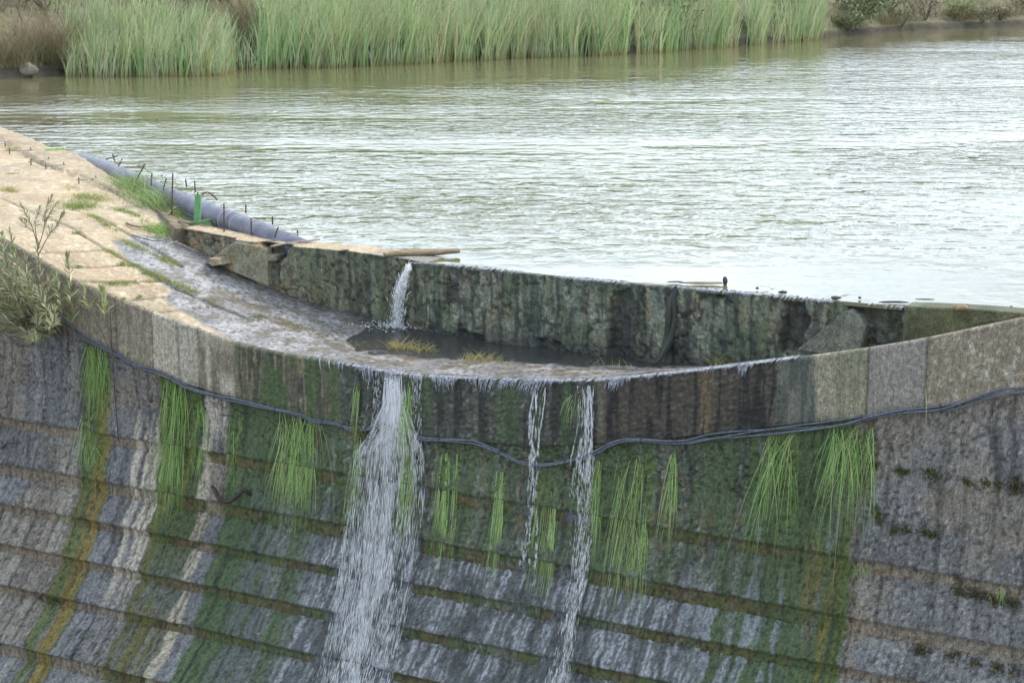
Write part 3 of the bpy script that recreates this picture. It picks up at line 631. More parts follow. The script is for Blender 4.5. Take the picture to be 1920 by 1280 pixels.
def slab(name, poly, out0, out1, col, wet, label=None, rough=.02):
    """a broken piece of wall: outline in the weir's plane given thickness, its face roughened"""
    pts = []
    for i, (x, y) in enumerate(poly):
        x2, y2 = poly[(i + 1) % len(poly)]
        for k in range(7): pts.append((x + (x2 - x) * k / 7., y + (y2 - y) * k / 7.))
    P2 = np.array([pxweir(x, y, out1)[1] for x, y in pts]); n = len(P2); cen = P2.mean(0)
    rings = [P2 - NN * (out1 - out0), P2 - NN * .02]
    for k in (.93, .8, .6, .4, .2): rings.append(cen + (P2 - cen) * k)
    v = np.concatenate(rings + [cen[None]]); uu, oo = (v - AX) @ D, (v - AX) @ NN
    v = v + NN * (rough * 2 * (fbm(uu * 6, v[:, 2] * 6, 4, 131) - .5))[:, None]; v[:, 2] += .012 * (fbm(uu * 14, oo * 14, 3, 132) - .5)
    f = []
    for r in range(len(rings) - 1):
        for j in range(n): f.append((r * n + j, r * n + (j + 1) % n, (r + 1) * n + (j + 1) % n, (r + 1) * n + j))
    b = (len(rings) - 1) * n
    for j in range(n): f.append((b + j, b + (j + 1) % n, b + n))
    cc, ww, _ = weir_colour(uu, v[:, 2], 0, 0); cc = cc * .45 + np.array(col) * (.55 * (.6 + .8 * fbm(uu * 9, v[:, 2] * 9, 4, 133)))[:, None]
    o = mk(name, v, f, M_WALL, weir, False, np.concatenate([cc, np.full((len(v), 1), wet)], -1))
    if label: o['label'] = label
    return o
slab('broken_block', [(398, 483), (438, 453), (480, 460), (496, 468), (500, 490), (502, 536), (470, 524), (440, 512), (414, 500)], -.14, .05, (.27, .25, .17), 0., 'lichened triangular broken block')
slab('broken_slab', [(1492, 657), (1556, 607), (1577, 585), (1594, 581), (1610, 592), (1622, 612), (1612, 660), (1560, 668)], -.16, .06, (.19, .195, .17), .1, 'pointed broken slab leaning against the wall')
slab('end_block', [(1697, 574), (1800, 578), (1935, 587), (1935, 640), (1690, 660)], -.3, .045, (.09, .10, .04), .2, 'dark mossy end block with dry top')
slab('rubble', [(381, 489), (392, 484), (408, 486), (414, 497), (396, 499)], 0., .3, (.33, .28, .2), 0.)
slab('rubble', [(484, 478), (520, 479), (516, 490), (488, 489)], -.2, .03, (.3, .27, .2), 0.)

# ------------------------------------------------------------------ far bank
SX, SY = zip(*SHORE)
sx = np.linspace(-900, 2900, 420); sy = np.interp(sx, SX, SY) + 2.5 * (fbm(sx / 40., sx * 0, 3, 140) - .5)
shore = np.array([atz(a, b, 0.) for a, b in zip(sx, sy)])
dirv = shore[:, :2] / np.linalg.norm(shore[:, :2], axis=1)[:, None]
def bankh(px, r):
    hm = np.interp(px, [-900, 300, 900, 1500, 1900, 2900], [6, 6, 5, 3.4, 2.6, 3])
    h = .28 * ss(r, -.1, .35) + .9 * ss(r, .3, 3.2) + hm * (1 - np.exp(-np.maximum(r, 0) / 26.)) * np.interp(px, [1000, 1600], [1, .62])
    return h
rr = np.concatenate([[-1.5, -.4, -.1], np.geomspace(.05, 90, 46)])
P = np.zeros((len(rr), len(sx), 3)); 
for i, r in enumerate(rr):
    P[i, :, :2] = shore[:, :2] + dirv * r
    P[i, :, 2] = np.where(r < 0, r * .6, bankh(sx, r) + .5 * (fbm(P[i, :, 0] * .7, P[i, :, 1] * .7, 4, 141) - .5) * ss(r, .1, 1.5))
g1 = fbm(P[..., 0] * .5, P[..., 1] * .5, 4, 142); g2 = fbm(P[..., 0] * 3, P[..., 1] * 3, 3, 143)
c = mixc(np.broadcast_to(np.array((.135, .12, .075)), g1.shape + (3,)), (.10, .12, .05), ss(g1, .45, .6)); c = mixc(c, (.22, .185, .12), ss(g2, .55, .7) * .5)
c = mixc(c, (.05, .042, .035), (1 - ss(rr, .1, .6))[:, None] * np.ones_like(g1) * .8)
o = mk('far_bank', P.reshape(-1, 3), quads(len(rr), len(sx)), M_EARTH, None, True, c.reshape(-1, 3)); struct(o)
def bankp(px, r):
    x = np.asarray(px, float); b = np.stack([np.interp(x, sx, shore[:, 0]), np.interp(x, sx, shore[:, 1])], -1)
    d_ = b / np.linalg.norm(b, axis=-1)[..., None]; q_ = b + d_ * np.asarray(r)[..., None]
    return np.concatenate([q_, np.where(np.asarray(r) < .1, -.05, bankh(x, np.asarray(r)))[..., None]], -1)
G_GREEN = [(.35, .48, .23), (.44, .55, .31), (.25, .39, .16), (.50, .56, .32), (.58, .55, .34)]
def pick(pal, n, j=.15):
    c = np.array(pal)[rng.integers(0, len(pal), n)]; return np.clip(c * (1 + j * rng.normal(size=(n, 1))), .01, .9)
def reeds(name, label, x0, x1, n, hfun, rin=(-.75, 1.9), pal=G_GREEN, group='reed beds along the far shore', wd=.036, lean=.12):
    n = int(n * 1.1); cl = rng.uniform(x0, x1, max(8, int((x1 - x0) / 5.5))); hk = rng.uniform(.74, 1.08, len(cl)); tk = rng.uniform(.84, 1.14, (len(cl), 1)) * (1 + rng.normal(size=(len(cl), 3)) * .05)
    ci = rng.integers(0, len(cl), n); x = cl[ci] + rng.normal(size=n) * 5.5; x = np.clip(x, x0 - 4, x1 + 4); r = rng.uniform(*rin, n)
    root = bankp(x, r); h = hfun(x) * hk[ci] * rng.uniform(.5, 1.1, n) ** .8
    d = np.stack([rng.normal(size=n) * lean + .03, rng.normal(size=n) * lean, np.ones(n)], -1)
    dr = np.stack([rng.normal(size=n) * .16 + .07, rng.normal(size=n) * .12, -np.abs(rng.normal(size=n)) * .12], -1)
    side = np.stack([np.ones(n), rng.normal(size=n) * .7, np.zeros(n)], -1)
    c = pick(pal, n) * tk[ci]; tip = c * .75 + np.array((.36, .34, .2)) * .25
    v, f, cc = blades(root, d, h, wd * rng.uniform(.6, 1.5, n), dr, c, 6, side=side, tip=tip)
    low = ss(.28 - v[:, 2], 0, .28)[:, None]; cc = cc * (1 - .7 * low) + np.array((.34, .29, .10)) * .7 * low
    o = bladebag(name, [(v, f, cc)], M_REED); tag(o, label, 'reeds', group); o['kind'] = 'stuff'; return o
reeds('reed_bed', 'low separate green reed bed at the far left shore', 128, 418, 2600, lambda x: np.interp(x, [120, 170, 220, 330, 380, 420], [1.3, 1.9, 2.15, 2.1, 1.7, 1.3]))
reeds('reed_bed', 'tall green reed bed left of the pale dead stalk', 480, 770, 2900, lambda x: np.interp(x, [470, 520, 600, 880], [2.2, 2.6, 2.7, 2.6]))
reeds('reed_bed', 'tall green reed bed right of the pale dead stalk', 772, 1180, 3400, lambda x: np.interp(x, [770, 1000, 1190], [2.5, 2.8, 2.7]))
reeds('reed_bed', 'thinner green reed bed ending beside the bare earth bank', 1195, 1535, 2300, lambda x: np.interp(x, [1190, 1300, 1540], [2.3, 2.8, 2.5]))
reeds('reed_fringe', 'short green reeds in the gap between two taller beds', 420, 482, 260, lambda x: 1.0 + 0 * x, group='low reeds')
def tussock(label, px, r, n, h, spread, pal, cat='grass tussock', group='dry grass tussocks on the far bank', name='grass_tussock'):
    c0 = bankp(np.array([px]), np.array([r]))[0]; n = int(n)
    root = c0 + np.stack([rng.normal(size=n) * spread, rng.normal(size=n) * spread * .6, np.zeros(n) - .05], -1)
    a = rng.uniform(0, 2 * math.pi, n); k = rng.uniform(.1, .55, n)
    d = np.stack([np.cos(a) * k, np.sin(a) * k, np.ones(n)], -1); dr = np.stack([np.cos(a) * .3, np.sin(a) * .3, -rng.uniform(.1, .5, n)], -1)
    v, f, cc = blades(root, d, h * rng.uniform(.5, 1.1, n), .013 * rng.uniform(.6, 1.3, n), dr, pick(pal, n), 5, side=np.stack([np.ones(n), rng.normal(size=n), np.zeros(n)], -1))
    o = bladebag(name, [(v, f, cc)], M_REED); return tag(o, label, cat, group)
DRY = [(.27, .215, .135), (.20, .15, .095), (.33, .27, .17), (.16, .15, .07)]
DGR = [(.10, .125, .05), (.15, .16, .07), (.24, .2, .12), (.2, .17, .1)]
tussock('brown arching grass tussock at the water edge at the far left corner', 14, .5, 620, 2.0, .5, DRY + DGR)
tussock('large brown grass tussock leaning beside the low left reed bed', 90, .9, 700, 2.3, .5, DRY)
tussock('dark green grass tussock just behind the pale bank stone', 72, .7, 380, 1.3, .35, DGR)
tussock('olive grass tussock under the brown one near the low left reed bed', 112, .2, 300, 1.2, .3, DGR)
tussock('dry brown tussock behind the gap between the left reed beds', 455, 2.2, 520, 1.7, .6, DRY)
tussock('dry straw tussock at the left end of the tall reeds', 478, 1.2, 300, 1.7, .35, DRY)
tussock('dry brown tussock filling the thin spot inside the tall reeds', 745, 2.2, 320, 2.0, .4, DRY)
tussock('grey brown tussock hanging over the undercut right bank', 1660, .8, 420, .9, .5, DRY + DGR)
tussock('dry tan tussock right of the dark round bush', 1800, .9, 420, .9, .5, DRY)
tussock('tan grass tussock farthest right on the low bank', 1880, 1.2, 420, .8, .6, DRY)
tussock('dark olive tussock standing behind the end of the thin reeds', 1575, .8, 300, 1.3, .4, DGR)
def leafbush(name, label, px, r, rad, n, pal, cat='shrub', group='shrubs on the far bank', leaf=.13):
    c0 = bankp(np.array([px]), np.array([r]))[0]; root = thing(name, label, cat, c0, group)
    nb = 9; tips = [];
    b = Bag()
    for k in range(nb):
        a = rng.uniform(0, 2 * math.pi); e = V(math.cos(a) * rad[0] * rng.uniform(.3, .95), math.sin(a) * rad[1] * rng.uniform(.3, .95), rad[2] * rng.uniform(.5, 1.0))
        v, f = tube(spline([c0 - V(0, 0, .1), c0 + e * .5 + V(0, 0, .1), c0 + e], 6), np.linspace(.025, .008, 6), 5, False); b.add(v, f); tips.append(c0 + e)
    b.make('stem', M_STEM, root)
    tips = np.array(tips); i = rng.integers(0, nb, n); p = tips[i] + rng.normal(size=(n, 3)) * np.array(rad) * .27; p[:, 2] = np.maximum(p[:, 2], c0[2] + .02)
    d = rng.normal(size=(n, 3)) + V(0, 0, .4)
    v, f, cc = blades(p, d, leaf * rng.uniform(.6, 1.3, n), leaf * .42 * rng.uniform(.7, 1.2, n), rng.normal(size=(n, 3)) * .2, pick(pal, n, .25), 2, lance=True)
    bladebag('foliage', [(v, f, cc)], M_LEAF, root); return root
BG = [(.10, .15, .06), (.14, .19, .08), (.08, .11, .05), (.18, .21, .10)]
leafbush('bank_shrub', 'broad leafy green shrub right of the reeds over the dark bank', 1610, .9, (1.3, .8, 1.2), 1500, BG, leaf=.16)
leafbush('bank_shrub', 'small pale green shrub at the foot of the bare bank', 1590, .2, (.7, .5, .55), 500, [(.2, .25, .14), (.16, .2, .1)], leaf=.14)
leafbush('bank_shrub', 'dark twiggy bush on the right bank beside the tan grass', 1735, .9, (.9, .7, 1.3), 900, [(.09, .09, .055), (.12, .11, .07)], leaf=.10)
leafbush('bank_shrub', 'round yellow green bush between tan tussocks at far right', 1790, 1.0, (.7, .5, .55), 500, [(.19, .21, .07), (.15, .18, .07)], leaf=.12)
leafbush('bank_shrub', 'low brown green bush near the right edge of the bank', 1875, .6, (.8, .5, .5), 480, [(.15, .13, .07), (.11, .12, .06)], leaf=.11)
leafbush('bank_shrub', 'dark green shrub seen above the low left reed bed', 300, 4.5, (2.2, 1.2, 1.8), 1500, BG[:3], leaf=.16)
leafbush('bank_shrub', 'dark shrub at the top left corner behind brown grass', 90, 4.0, (2.0, 1.2, 1.7), 1200, [(.09, .10, .05), (.13, .11, .07)], leaf=.15)
leafbush('bank_shrub', 'bright yellow green shrub above the gap between reed beds', 430, 5.0, (1.3, 1.0, 2.0), 1100, [(.22, .25, .08), (.18, .22, .08)], leaf=.15)
leafbush('bank_shrub', 'dark shrub behind the thin reeds right of the dark gap', 1240, 1.2, (1.2, .8, 2.0), 1200, [(.07, .09, .045), (.1, .12, .06)], leaf=.14)
leafbush('bank_shrub', 'leafy shrub behind the right end of the thin reeds', 1480, 1.8, (1.6, .9, 1.9), 1300, BG, leaf=.15)
leafbush('bank_shrub', 'low dark shrub hanging over the water at the middle of the right bank', 1690, .25, (.9, .5, .5), 600, [(.08, .09, .05), (.12, .12, .06)], leaf=.11)
leafbush('bank_shrub', 'olive shrub on the bank just left of the dark twiggy bush', 1665, 1.8, (1.2, .7, 1.0), 900, [(.13, .15, .07), (.17, .17, .09)], leaf=.12)
leafbush('bank_shrub', 'dark low shrub between the round bush and the right edge', 1840, .3, (.8, .4, .45), 480, [(.09, .09, .05), (.13, .12, .06)], leaf=.1)
leafbush('bank_shrub', 'pale green shrub partly cut off by the right edge', 1925, 1.6, (1.1, .6, .8), 700, [(.17, .2, .09), (.14, .15, .07)], leaf=.12)
# undergrowth over the slope behind
n = 9000; x = rng.uniform(-500, 2300, n); r = 1.2 + 14 * rng.random(n) ** 1.6; root = bankp(x, r)
a = rng.uniform(0, 6.28, n); d = np.stack([np.cos(a) * .35, np.sin(a) * .35, np.ones(n)], -1)
v, f, cc = blades(root, d, rng.uniform(.3, .85, n), rng.uniform(.015, .045, n), np.stack([np.cos(a) * .2, np.sin(a) * .2, -rng.uniform(.1, .4, n)], -1), pick(DRY + DGR, n), 3, side=np.stack([np.ones(n), rng.normal(size=n), np.zeros(n)], -1))
o = bladebag('undergrowth', [(v, f, cc)], M_REED); tag(o, 'dry brown and green undergrowth covering the slope behind the reeds', 'undergrowth'); o['kind'] = 'stuff'
def stalk(label, px, r, h, rad, lean):
    p = bankp(np.array([px]), np.array([r]))[0]; o = mktube('dead_stalk', spline([p, p + V(lean * .4, 0, h * .5), p + V(lean, 0, h)], 8), np.linspace(rad, rad * .5, 8), M_TWIG); tag(o, label, 'stalk', 'dead stalks in the reeds')
stalk('pale dead stalk standing upright in front of the tall reeds', 780, -.2, 2.6, .022, .12)
stalk('thin pale dead stalk in the middle of the long reed bed', 916, .1, 2.7, .018, -.05)
stalk('lone yellowish stalk in the water just past the last reeds', 1555, -.3, 2.2, .02, -.1)
def rock(name, label, p, size, m=M_ROCK, seed=0, cat='stone', group=None, flat=.7):
    import bmesh
    bm = bmesh.new(); bmesh.ops.create_icosphere(bm, subdivisions=3, radius=1)
    v = np.array([q_.co for q_ in bm.verts]); f = [tuple(x_.index for x_ in fc.verts) for fc in bm.faces]; bm.free()
    k = 1 + .7 * (fbm(v[:, 0] * 1.3 + seed, v[:, 1] * 1.3 + v[:, 2] * 1.1, 4, seed) - .5); v = v * k[:, None] * np.array(size); v[:, 2] *= flat
    o = mk(name, v + np.array(p), f, m, None, False); return tag(o, label, cat, group)
rock('bank_stone', 'pale stone lying on the shore between dry tussocks', bankp(np.array([52.]), np.array([.1]))[0] + V(0, 0, .12), (.32, .2, .3), seed=3)

# ------------------------------------------------------------------ plants on and around the crest
GR = [(.27, .47, .12), (.32, .53, .15), (.42, .57, .22), (.18, .33, .07), (.36, .37, .15)]
GR2 = [(.36, .56, .18), (.44, .60, .23), (.50, .60, .28), (.37, .41, .17)]
STRAW = [(.50, .42, .2), (.42, .36, .15), (.33, .32, .12)]
def hang(label, x0, x1, y0, y1, n, pal=GR, out=.04, curl=.20, wd=.0068, rootspan=.6, group='grass hanging from the dam face', name='hanging_grass', tight=.14, cat='hanging grass'):
    m_px = 1 / 128.; pts = []; Ls = []; n = int(n * .72); tight = tight * .6; curl = curl * .65; cx_ = rng.uniform(x0, x1, max(4, int((x1 - x0) / 3.5)))
    for _ in range(n):
        x = np.clip(cx_[rng.integers(len(cx_))] + rng.normal() * 2.0, x0, x1); y = y0 + (y1 - y0) * min(rootspan + .12, .85) * rng.random() ** 1.05
        pts.append(Pf(x, y, out * .2)); Ls.append(max(.12, (y1 - y) * m_px * rng.uniform(.45, 1.0)))
    root = np.array(pts); L = np.minimum(np.array(Ls), 1.3 if tight < .2 else .95); n_ = len(L)
    d = NN * curl * rng.uniform(.25, 1.0, n_)[:, None] + D * (rng.normal(size=n_) * tight)[:, None] + V(0, 0, 1) * (-.35 + .5 * curl * rng.normal(size=n_) * .6)[:, None]
    dl = (d @ D); dr = -NN * (curl * rng.uniform(.1, .6, n_))[:, None] + V(0, 0, -1) * rng.uniform(.4, .85, n_)[:, None] + D * (-.65 * dl + rng.normal(size=n_) * tight * .35)[:, None]
    d /= np.linalg.norm(d, axis=1)[:, None]; L = L * rng.uniform(.3, 1.15, n_)
    # follow the batter outwards so blades do not sink into the steps
    dr += NN * .12
    side = D + rng.normal(size=(n_, 3)) * .4
    v, f, cc = blades(root, d * .8, L, wd * rng.uniform(.6, 1.4, n_), dr, pick(pal, n_, .2), 6, side=side)
    uu, oo = (v - AX) @ D, (v - AX) @ NN; need = moff(v[:, 2]) + .028 + .05 * ss(-v[:, 2], 2.4, 3.2) - oo; v = v + NN * np.maximum(need, 0)[:, None]
    o = bladebag(name, [(v, f, cc)], M_GRASS); tag(o, label, cat, group); o['kind'] = 'thing'; return o
hang('green grass running down beside the ochre stain under the oleander', 158, 205, 645, 770, 260, tight=.22)
hang('thin green grass at the left edge of the ochre stain lower down', 155, 185, 770, 910, 110, tight=.3)
hang('long green curtain of grass below the cable left of the white stain', 308, 352, 712, 960, 330, tight=.16, rootspan=.85)
hang('narrow wisp of grass just left of the pale concrete streak', 360, 382, 750, 900, 90, tight=.2, rootspan=.7)
hang('sparse grass wisps in the dark algae above the bent iron bar', 425, 450, 780, 880, 40, tight=.3)
hang('thick bright grass clump hanging under the cable left of the main fall', 520, 596, 768, 965, 420, GR + GR2, tight=.2, rootspan=.55)
hang('pale green weed strand hanging from the crest left of the main fall', 664, 676, 695, 805, 70, GR2, out=.09, curl=.2, tight=.06, rootspan=.25)
hang('green weed strand below the knot on the cable left of the main fall', 664, 682, 815, 950, 80, GR2, out=.09, curl=.2, tight=.08, rootspan=.3)
hang('tiny green tuft growing on the crest band left of the weed strand', 633, 646, 700, 745, 30, GR2)
hang('broad green weed strand hanging from the crest in the main fall', 756, 778, 700, 840, 170, GR + GR2, out=.10, curl=.2, tight=.07, rootspan=.35)
hang('lower green weed strand inside the main fall under the cable', 757, 778, 825, 985, 120, GR + GR2, out=.14, curl=.2, tight=.08, rootspan=.4)
hang('short grass wisp by the left edge of the main fall', 649, 660, 930, 1005, 26, GR2, tight=.15)
hang('double strand of hanging weed right of the main fall', 824, 860, 845, 1045, 130, GR2 + GR, curl=.15, tight=.06, rootspan=.6)
hang('single straight strand of hanging weed left of the thin fall', 928, 948, 880, 1065, 90, GR2 + GR, curl=.15, tight=.05, rootspan=.5)
hang('straight strands of hanging weed between the two thin falls', 1008, 1050, 900, 1095, 120, GR2 + GR, curl=.12, tight=.05, rootspan=.6)
hang('spiky green tuft at the crest beside the right thin fall', 1068, 1096, 725, 800, 70, GR2, out=.06, curl=.7, tight=.6)
hang('weed strand clinging right of the right thin fall below the cable', 1112, 1132, 855, 1010, 90, GR2 + GR, curl=.2, tight=.12, rootspan=.6)
hang('wide sparse curtain of weed right of the thin falls', 1160, 1222, 850, 1115, 190, GR2 + GR, curl=.3, tight=.16, rootspan=.75)
hang('slim weed strand right of the wide sparse curtain', 1252, 1274, 840, 1000, 75, GR2 + GR, curl=.25, tight=.12, rootspan=.6)
hang('curly green tuft with long drooping blades below the right cable', 1436, 1496, 808, 990, 130, GR2 + GR, curl=.5, tight=.32, rootspan=.25)
hang('loose green grass below the cable right of the curly tuft', 1556, 1640, 796, 960, 190, GR + GR2, curl=.35, tight=.26, rootspan=.4)
hang('thin pale grass on the smooth crest panel at a joint', 1606, 1632, 720, 785, 45, GR2, tight=.3)
hang('small grass wisp at the crest joint near the right end', 1731, 1742, 722, 765, 22, GR2, tight=.2)
hang('small grass tuft on a course joint in the right stone face', 1602, 1632, 1050, 1085, 40, GR, curl=.8, tight=.6)
hang('grass tuft on the lower course edge at the far right', 1858, 1890, 1095, 1125, 40, GR, curl=.8, tight=.6)
hang('grass tuft on a course edge left of the ochre stain', 108, 142, 955, 975, 30, GR, curl=.8, tight=.6)

def tuft(label, spots, n, h, pal, sp=.05, group='grass in the joints of the crest', name='crest_grass', cat='grass', up=.5, kind=None, wd=.007):
    """short upright blades scattered along a pixel polyline on the walkway"""
    S = np.array([Pw(x, y) for x, y in spots]); k = rng.random(n) * (len(S) - 1); i = np.minimum(k.astype(int), max(len(S) - 2, 0)); fr = (k - i)[:, None]
    p = S[i] + (S[np.minimum(i + 1, len(S) - 1)] - S[i]) * fr if len(S) > 1 else np.repeat(S, n, 0)
    cl = (vn(k * 9, k * 0, 31) > .35) if len(S) > 2 else np.ones(n, bool); p = p[cl]; n = len(p)
    p = p + D * (rng.normal(size=n) * sp)[:, None] + NN * (rng.normal(size=n) * sp)[:, None]
    u, o_ = uso(p) if p.ndim == 1 else ((p - AX) @ D, (p - AX) @ NN); p[:, 2] = walkz(u, np.maximum(-o_, 0)) - .008
    a = rng.uniform(0, 6.28, n); d = np.stack([np.cos(a) * up, np.sin(a) * up, np.ones(n)], -1)
    v, f, cc = blades(p, d, h * rng.uniform(.4, 1.1, n), wd * rng.uniform(.7, 1.4, n), np.stack([np.cos(a) * .4, np.sin(a) * .4, -rng.uniform(.1, .5, n)], -1), pick(pal, n, .2), 4, side=D + rng.normal(size=(n, 3)) * .6)
    o = bladebag(name, [(v, f, cc)], M_GRASS); tag(o, label, cat, group); o['kind'] = 'stuff' if any(q_ in label for q_ in ('strip', 'mat', 'standing', 'few', 'behind', 'streak')) else 'thing'; return o
JG = [(.21, .32, .08), (.29, .38, .11), (.16, .23, .06), (.36, .34, .15)]
YG = [(.30, .34, .09), (.24, .31, .08), (.38, .35, .14)]
tuft('moss grass strip along the joint in the upper wet walkway', [(224, 448), (262, 466), (300, 482), (331, 497)], 1300, .08, YG)
tuft('short grass strip at the dry edge left of the wet walkway', [(197, 467), (215, 476), (232, 486)], 420, .06, YG)
tuft('small grass strip just below the short one at the wet edge', [(224, 494), (262, 499)], 400, .06, JG)
tuft('moss grass strip along the middle joint of the wet walkway', [(264, 505), (300, 521), (328, 531), (372, 550)], 1400, .08, YG)
tuft('cross strip of grass on the dry joint near the front edge', [(199, 532), (240, 530), (297, 527)], 900, .06, JG)
tuft('grass strip on the joint below the bright clump on the dry slab', [(166, 402), (195, 420), (228, 438)], 900, .09, JG)
tuft('grass strip on the joint nearest the big pipe clump', [(216, 392), (250, 402), (281, 422)], 900, .10, JG)
tuft('bright green clump growing on the dry slab joint', [(138, 392), (150, 388), (165, 386)], 900, .22, JG, sp=.14)
tuft('yellowing grass clump beside the bright one on the dry slab', [(156, 374), (172, 370), (190, 377)], 800, .18, YG, sp=.15)
tuft('tiny green tuft alone on the slab near the oleander twig', [(138, 438), (150, 437)], 120, .06, JG, sp=.03)
tuft('dry straw tuft at the left edge of the platform', [(10, 357), (25, 360)], 170, .2, STRAW, sp=.07)
tuft('dry straw tuft by the upper tie bars at the platform corner', [(18, 284), (28, 280)], 130, .22, STRAW, sp=.07)
tuft('straw tuft on the raised slab crack', [(124, 356), (136, 350), (148, 360)], 160, .12, STRAW, sp=.08)
tuft('dry grass streak on the platform under the lowest tie bar', [(14, 327), (40, 326)], 90, .09, STRAW + JG, sp=.04)
tuft('tiny green tuft by the pale sprig on the front slab', [(140, 498), (158, 499)], 90, .05, JG, sp=.03)
tuft('tiny tuft at the front edge above the first panel joint', [(226, 562), (234, 558)], 60, .06, STRAW + JG, sp=.02)
tuft('small spidery tuft on the dry slab near the wet edge', [(258, 558), (264, 555)], 50, .08, JG, sp=.02)
tuft('green clump at the foot of the weir wall end', [(288, 430), (305, 436), (328, 446)], 1100, .22, JG + GR, sp=.12)
tuft('big green clump of grass growing against the pipe', [(240, 352), (262, 366), (285, 380), (318, 396)], 1500, .62, [(.22, .34, .12), (.30, .41, .17), (.37, .44, .22), (.16, .25, .09)], sp=.20, wd=.012)
tuft('grass clump under the pipe beside the green bracket', [(326, 402), (345, 408), (360, 414)], 600, .3, JG, sp=.12)
tuft('brown weed tuft stranded on the wet walkway', [(392, 560), (405, 562)], 110, .05, YG, sp=.05)
tuft('brown weed tuft left of the small weir fall on the walkway', [(478, 592), (500, 597)], 220, .05, [(.16, .13, .05), (.22, .2, .08)], sp=.07)
tuft('long brown weed mat on the wet walkway before the pool', [(520, 604), (560, 612), (600, 622), (640, 632)], 700, .05, [(.2, .15, .06), (.26, .22, .09), (.15, .13, .05)], sp=.10)
tuft('faint brown weed mat at the left end of the pool', [(640, 640), (680, 650), (720, 660)], 340, .05, [(.25, .19, .08), (.18, .14, .06)], sp=.10)
tuft('straw coloured grass standing in the pool below the small fall', [(730, 652), (770, 657), (826, 664)], 420, .26, STRAW, sp=.06)
tuft('straw coloured grass standing in the pool farther right', [(870, 674), (910, 677), (952, 682)], 260, .24, STRAW, sp=.06)
tuft('few straw blades at the right end of the pool', [(1100, 684), (1150, 686), (1190, 688)], 60, .2, STRAW, sp=.04)
tuft('straw grass behind the crest edge left of the broken slab', [(1340, 685), (1375, 682), (1410, 678)], 260, .26, STRAW + JG, sp=.06)
tuft('straw tuft behind the crest edge at the dark hollow', [(1462, 672), (1485, 669)], 120, .26, STRAW + JG, sp=.05)
tuft('dry wisp on the crest edge just right of the broken slab', [(1624, 652), (1640, 650)], 80, .06, YG, sp=.04)

def bushy_moss(label, pts, size, n, pal, group='moss cushions on the right stone courses', name='moss_cushion'):
    S = np.array([Pf(x, y) for x, y in pts]); i = rng.integers(0, len(S), n); p = S[i] + rng.normal(size=(n, 3)) * size * np.array((1.2, .6, .8))
    uu, oo = (p - AX) @ D, (p - AX) @ NN; p = p + NN * (moff(p[:, 2]) + np.abs(rng.normal(size=n)) * size * .6 - oo)[:, None]
    v, f, cc = blades(p, NN + V(0, 0, -.4) + rng.normal(size=(n, 3)) * .8, .035 * rng.uniform(.6, 1.4, n), .02 * rng.uniform(.6, 1.3, n), rng.normal(size=(n, 3)) * .2 + V(0, 0, -.3), pick(pal, n, .25), 2, lance=True)
    o = bladebag(name, [(v, f, cc)], M_MOSS); tag(o, label, 'moss', group); o['kind'] = 'stuff'; return o
MO = [(.07, .085, .02), (.10, .11, .03), (.05, .06, .02)]; MB = [(.11, .085, .035), (.085, .065, .03), (.07, .07, .03)]
bushy_moss('green moss cushion below the cable on the right stone', [(1744, 882), (1750, 890)], .05, 160, MO)
bushy_moss('dark moss cushion at the extreme right of the stone', [(1908, 902), (1906, 915)], .05, 200, MB)
bushy_moss('row of small moss spots along the upper right joint', [(1640, 870), (1686, 880), (1700, 882), (1815, 900), (1850, 903), (1872, 905)], .03, 320, MO)
bushy_moss('moss line on the second right joint by the green stain', [(1678, 990), (1700, 992), (1735, 996), (1750, 998)], .035, 260, MO)
bushy_moss('brown moss fringe on the fourth right joint', [(1800, 1105), (1830, 1110), (1850, 1115), (1870, 1122), (1900, 1128)], .05, 520, MB)
bushy_moss('brown moss fringe on the lowest right joint', [(1730, 1215), (1790, 1228), (1830, 1240), (1870, 1250), (1900, 1256)], .05, 560, MB)
bushy_moss('vertical moss patch at the edge of the green stain', [(1645, 960), (1648, 972), (1643, 950)], .03, 120, MO)
bushy_moss('mossy lump of weed on the joint left of the ochre stain', [(112, 1030), (128, 1034), (140, 1036)], .05, 260, MB + MO, 'moss lumps by the ochre stain')
bushy_moss('mossy lump two courses lower beside the ochre stain', [(80, 1115), (100, 1120), (116, 1124)], .05, 240, MB + MO, 'moss lumps by the ochre stain')

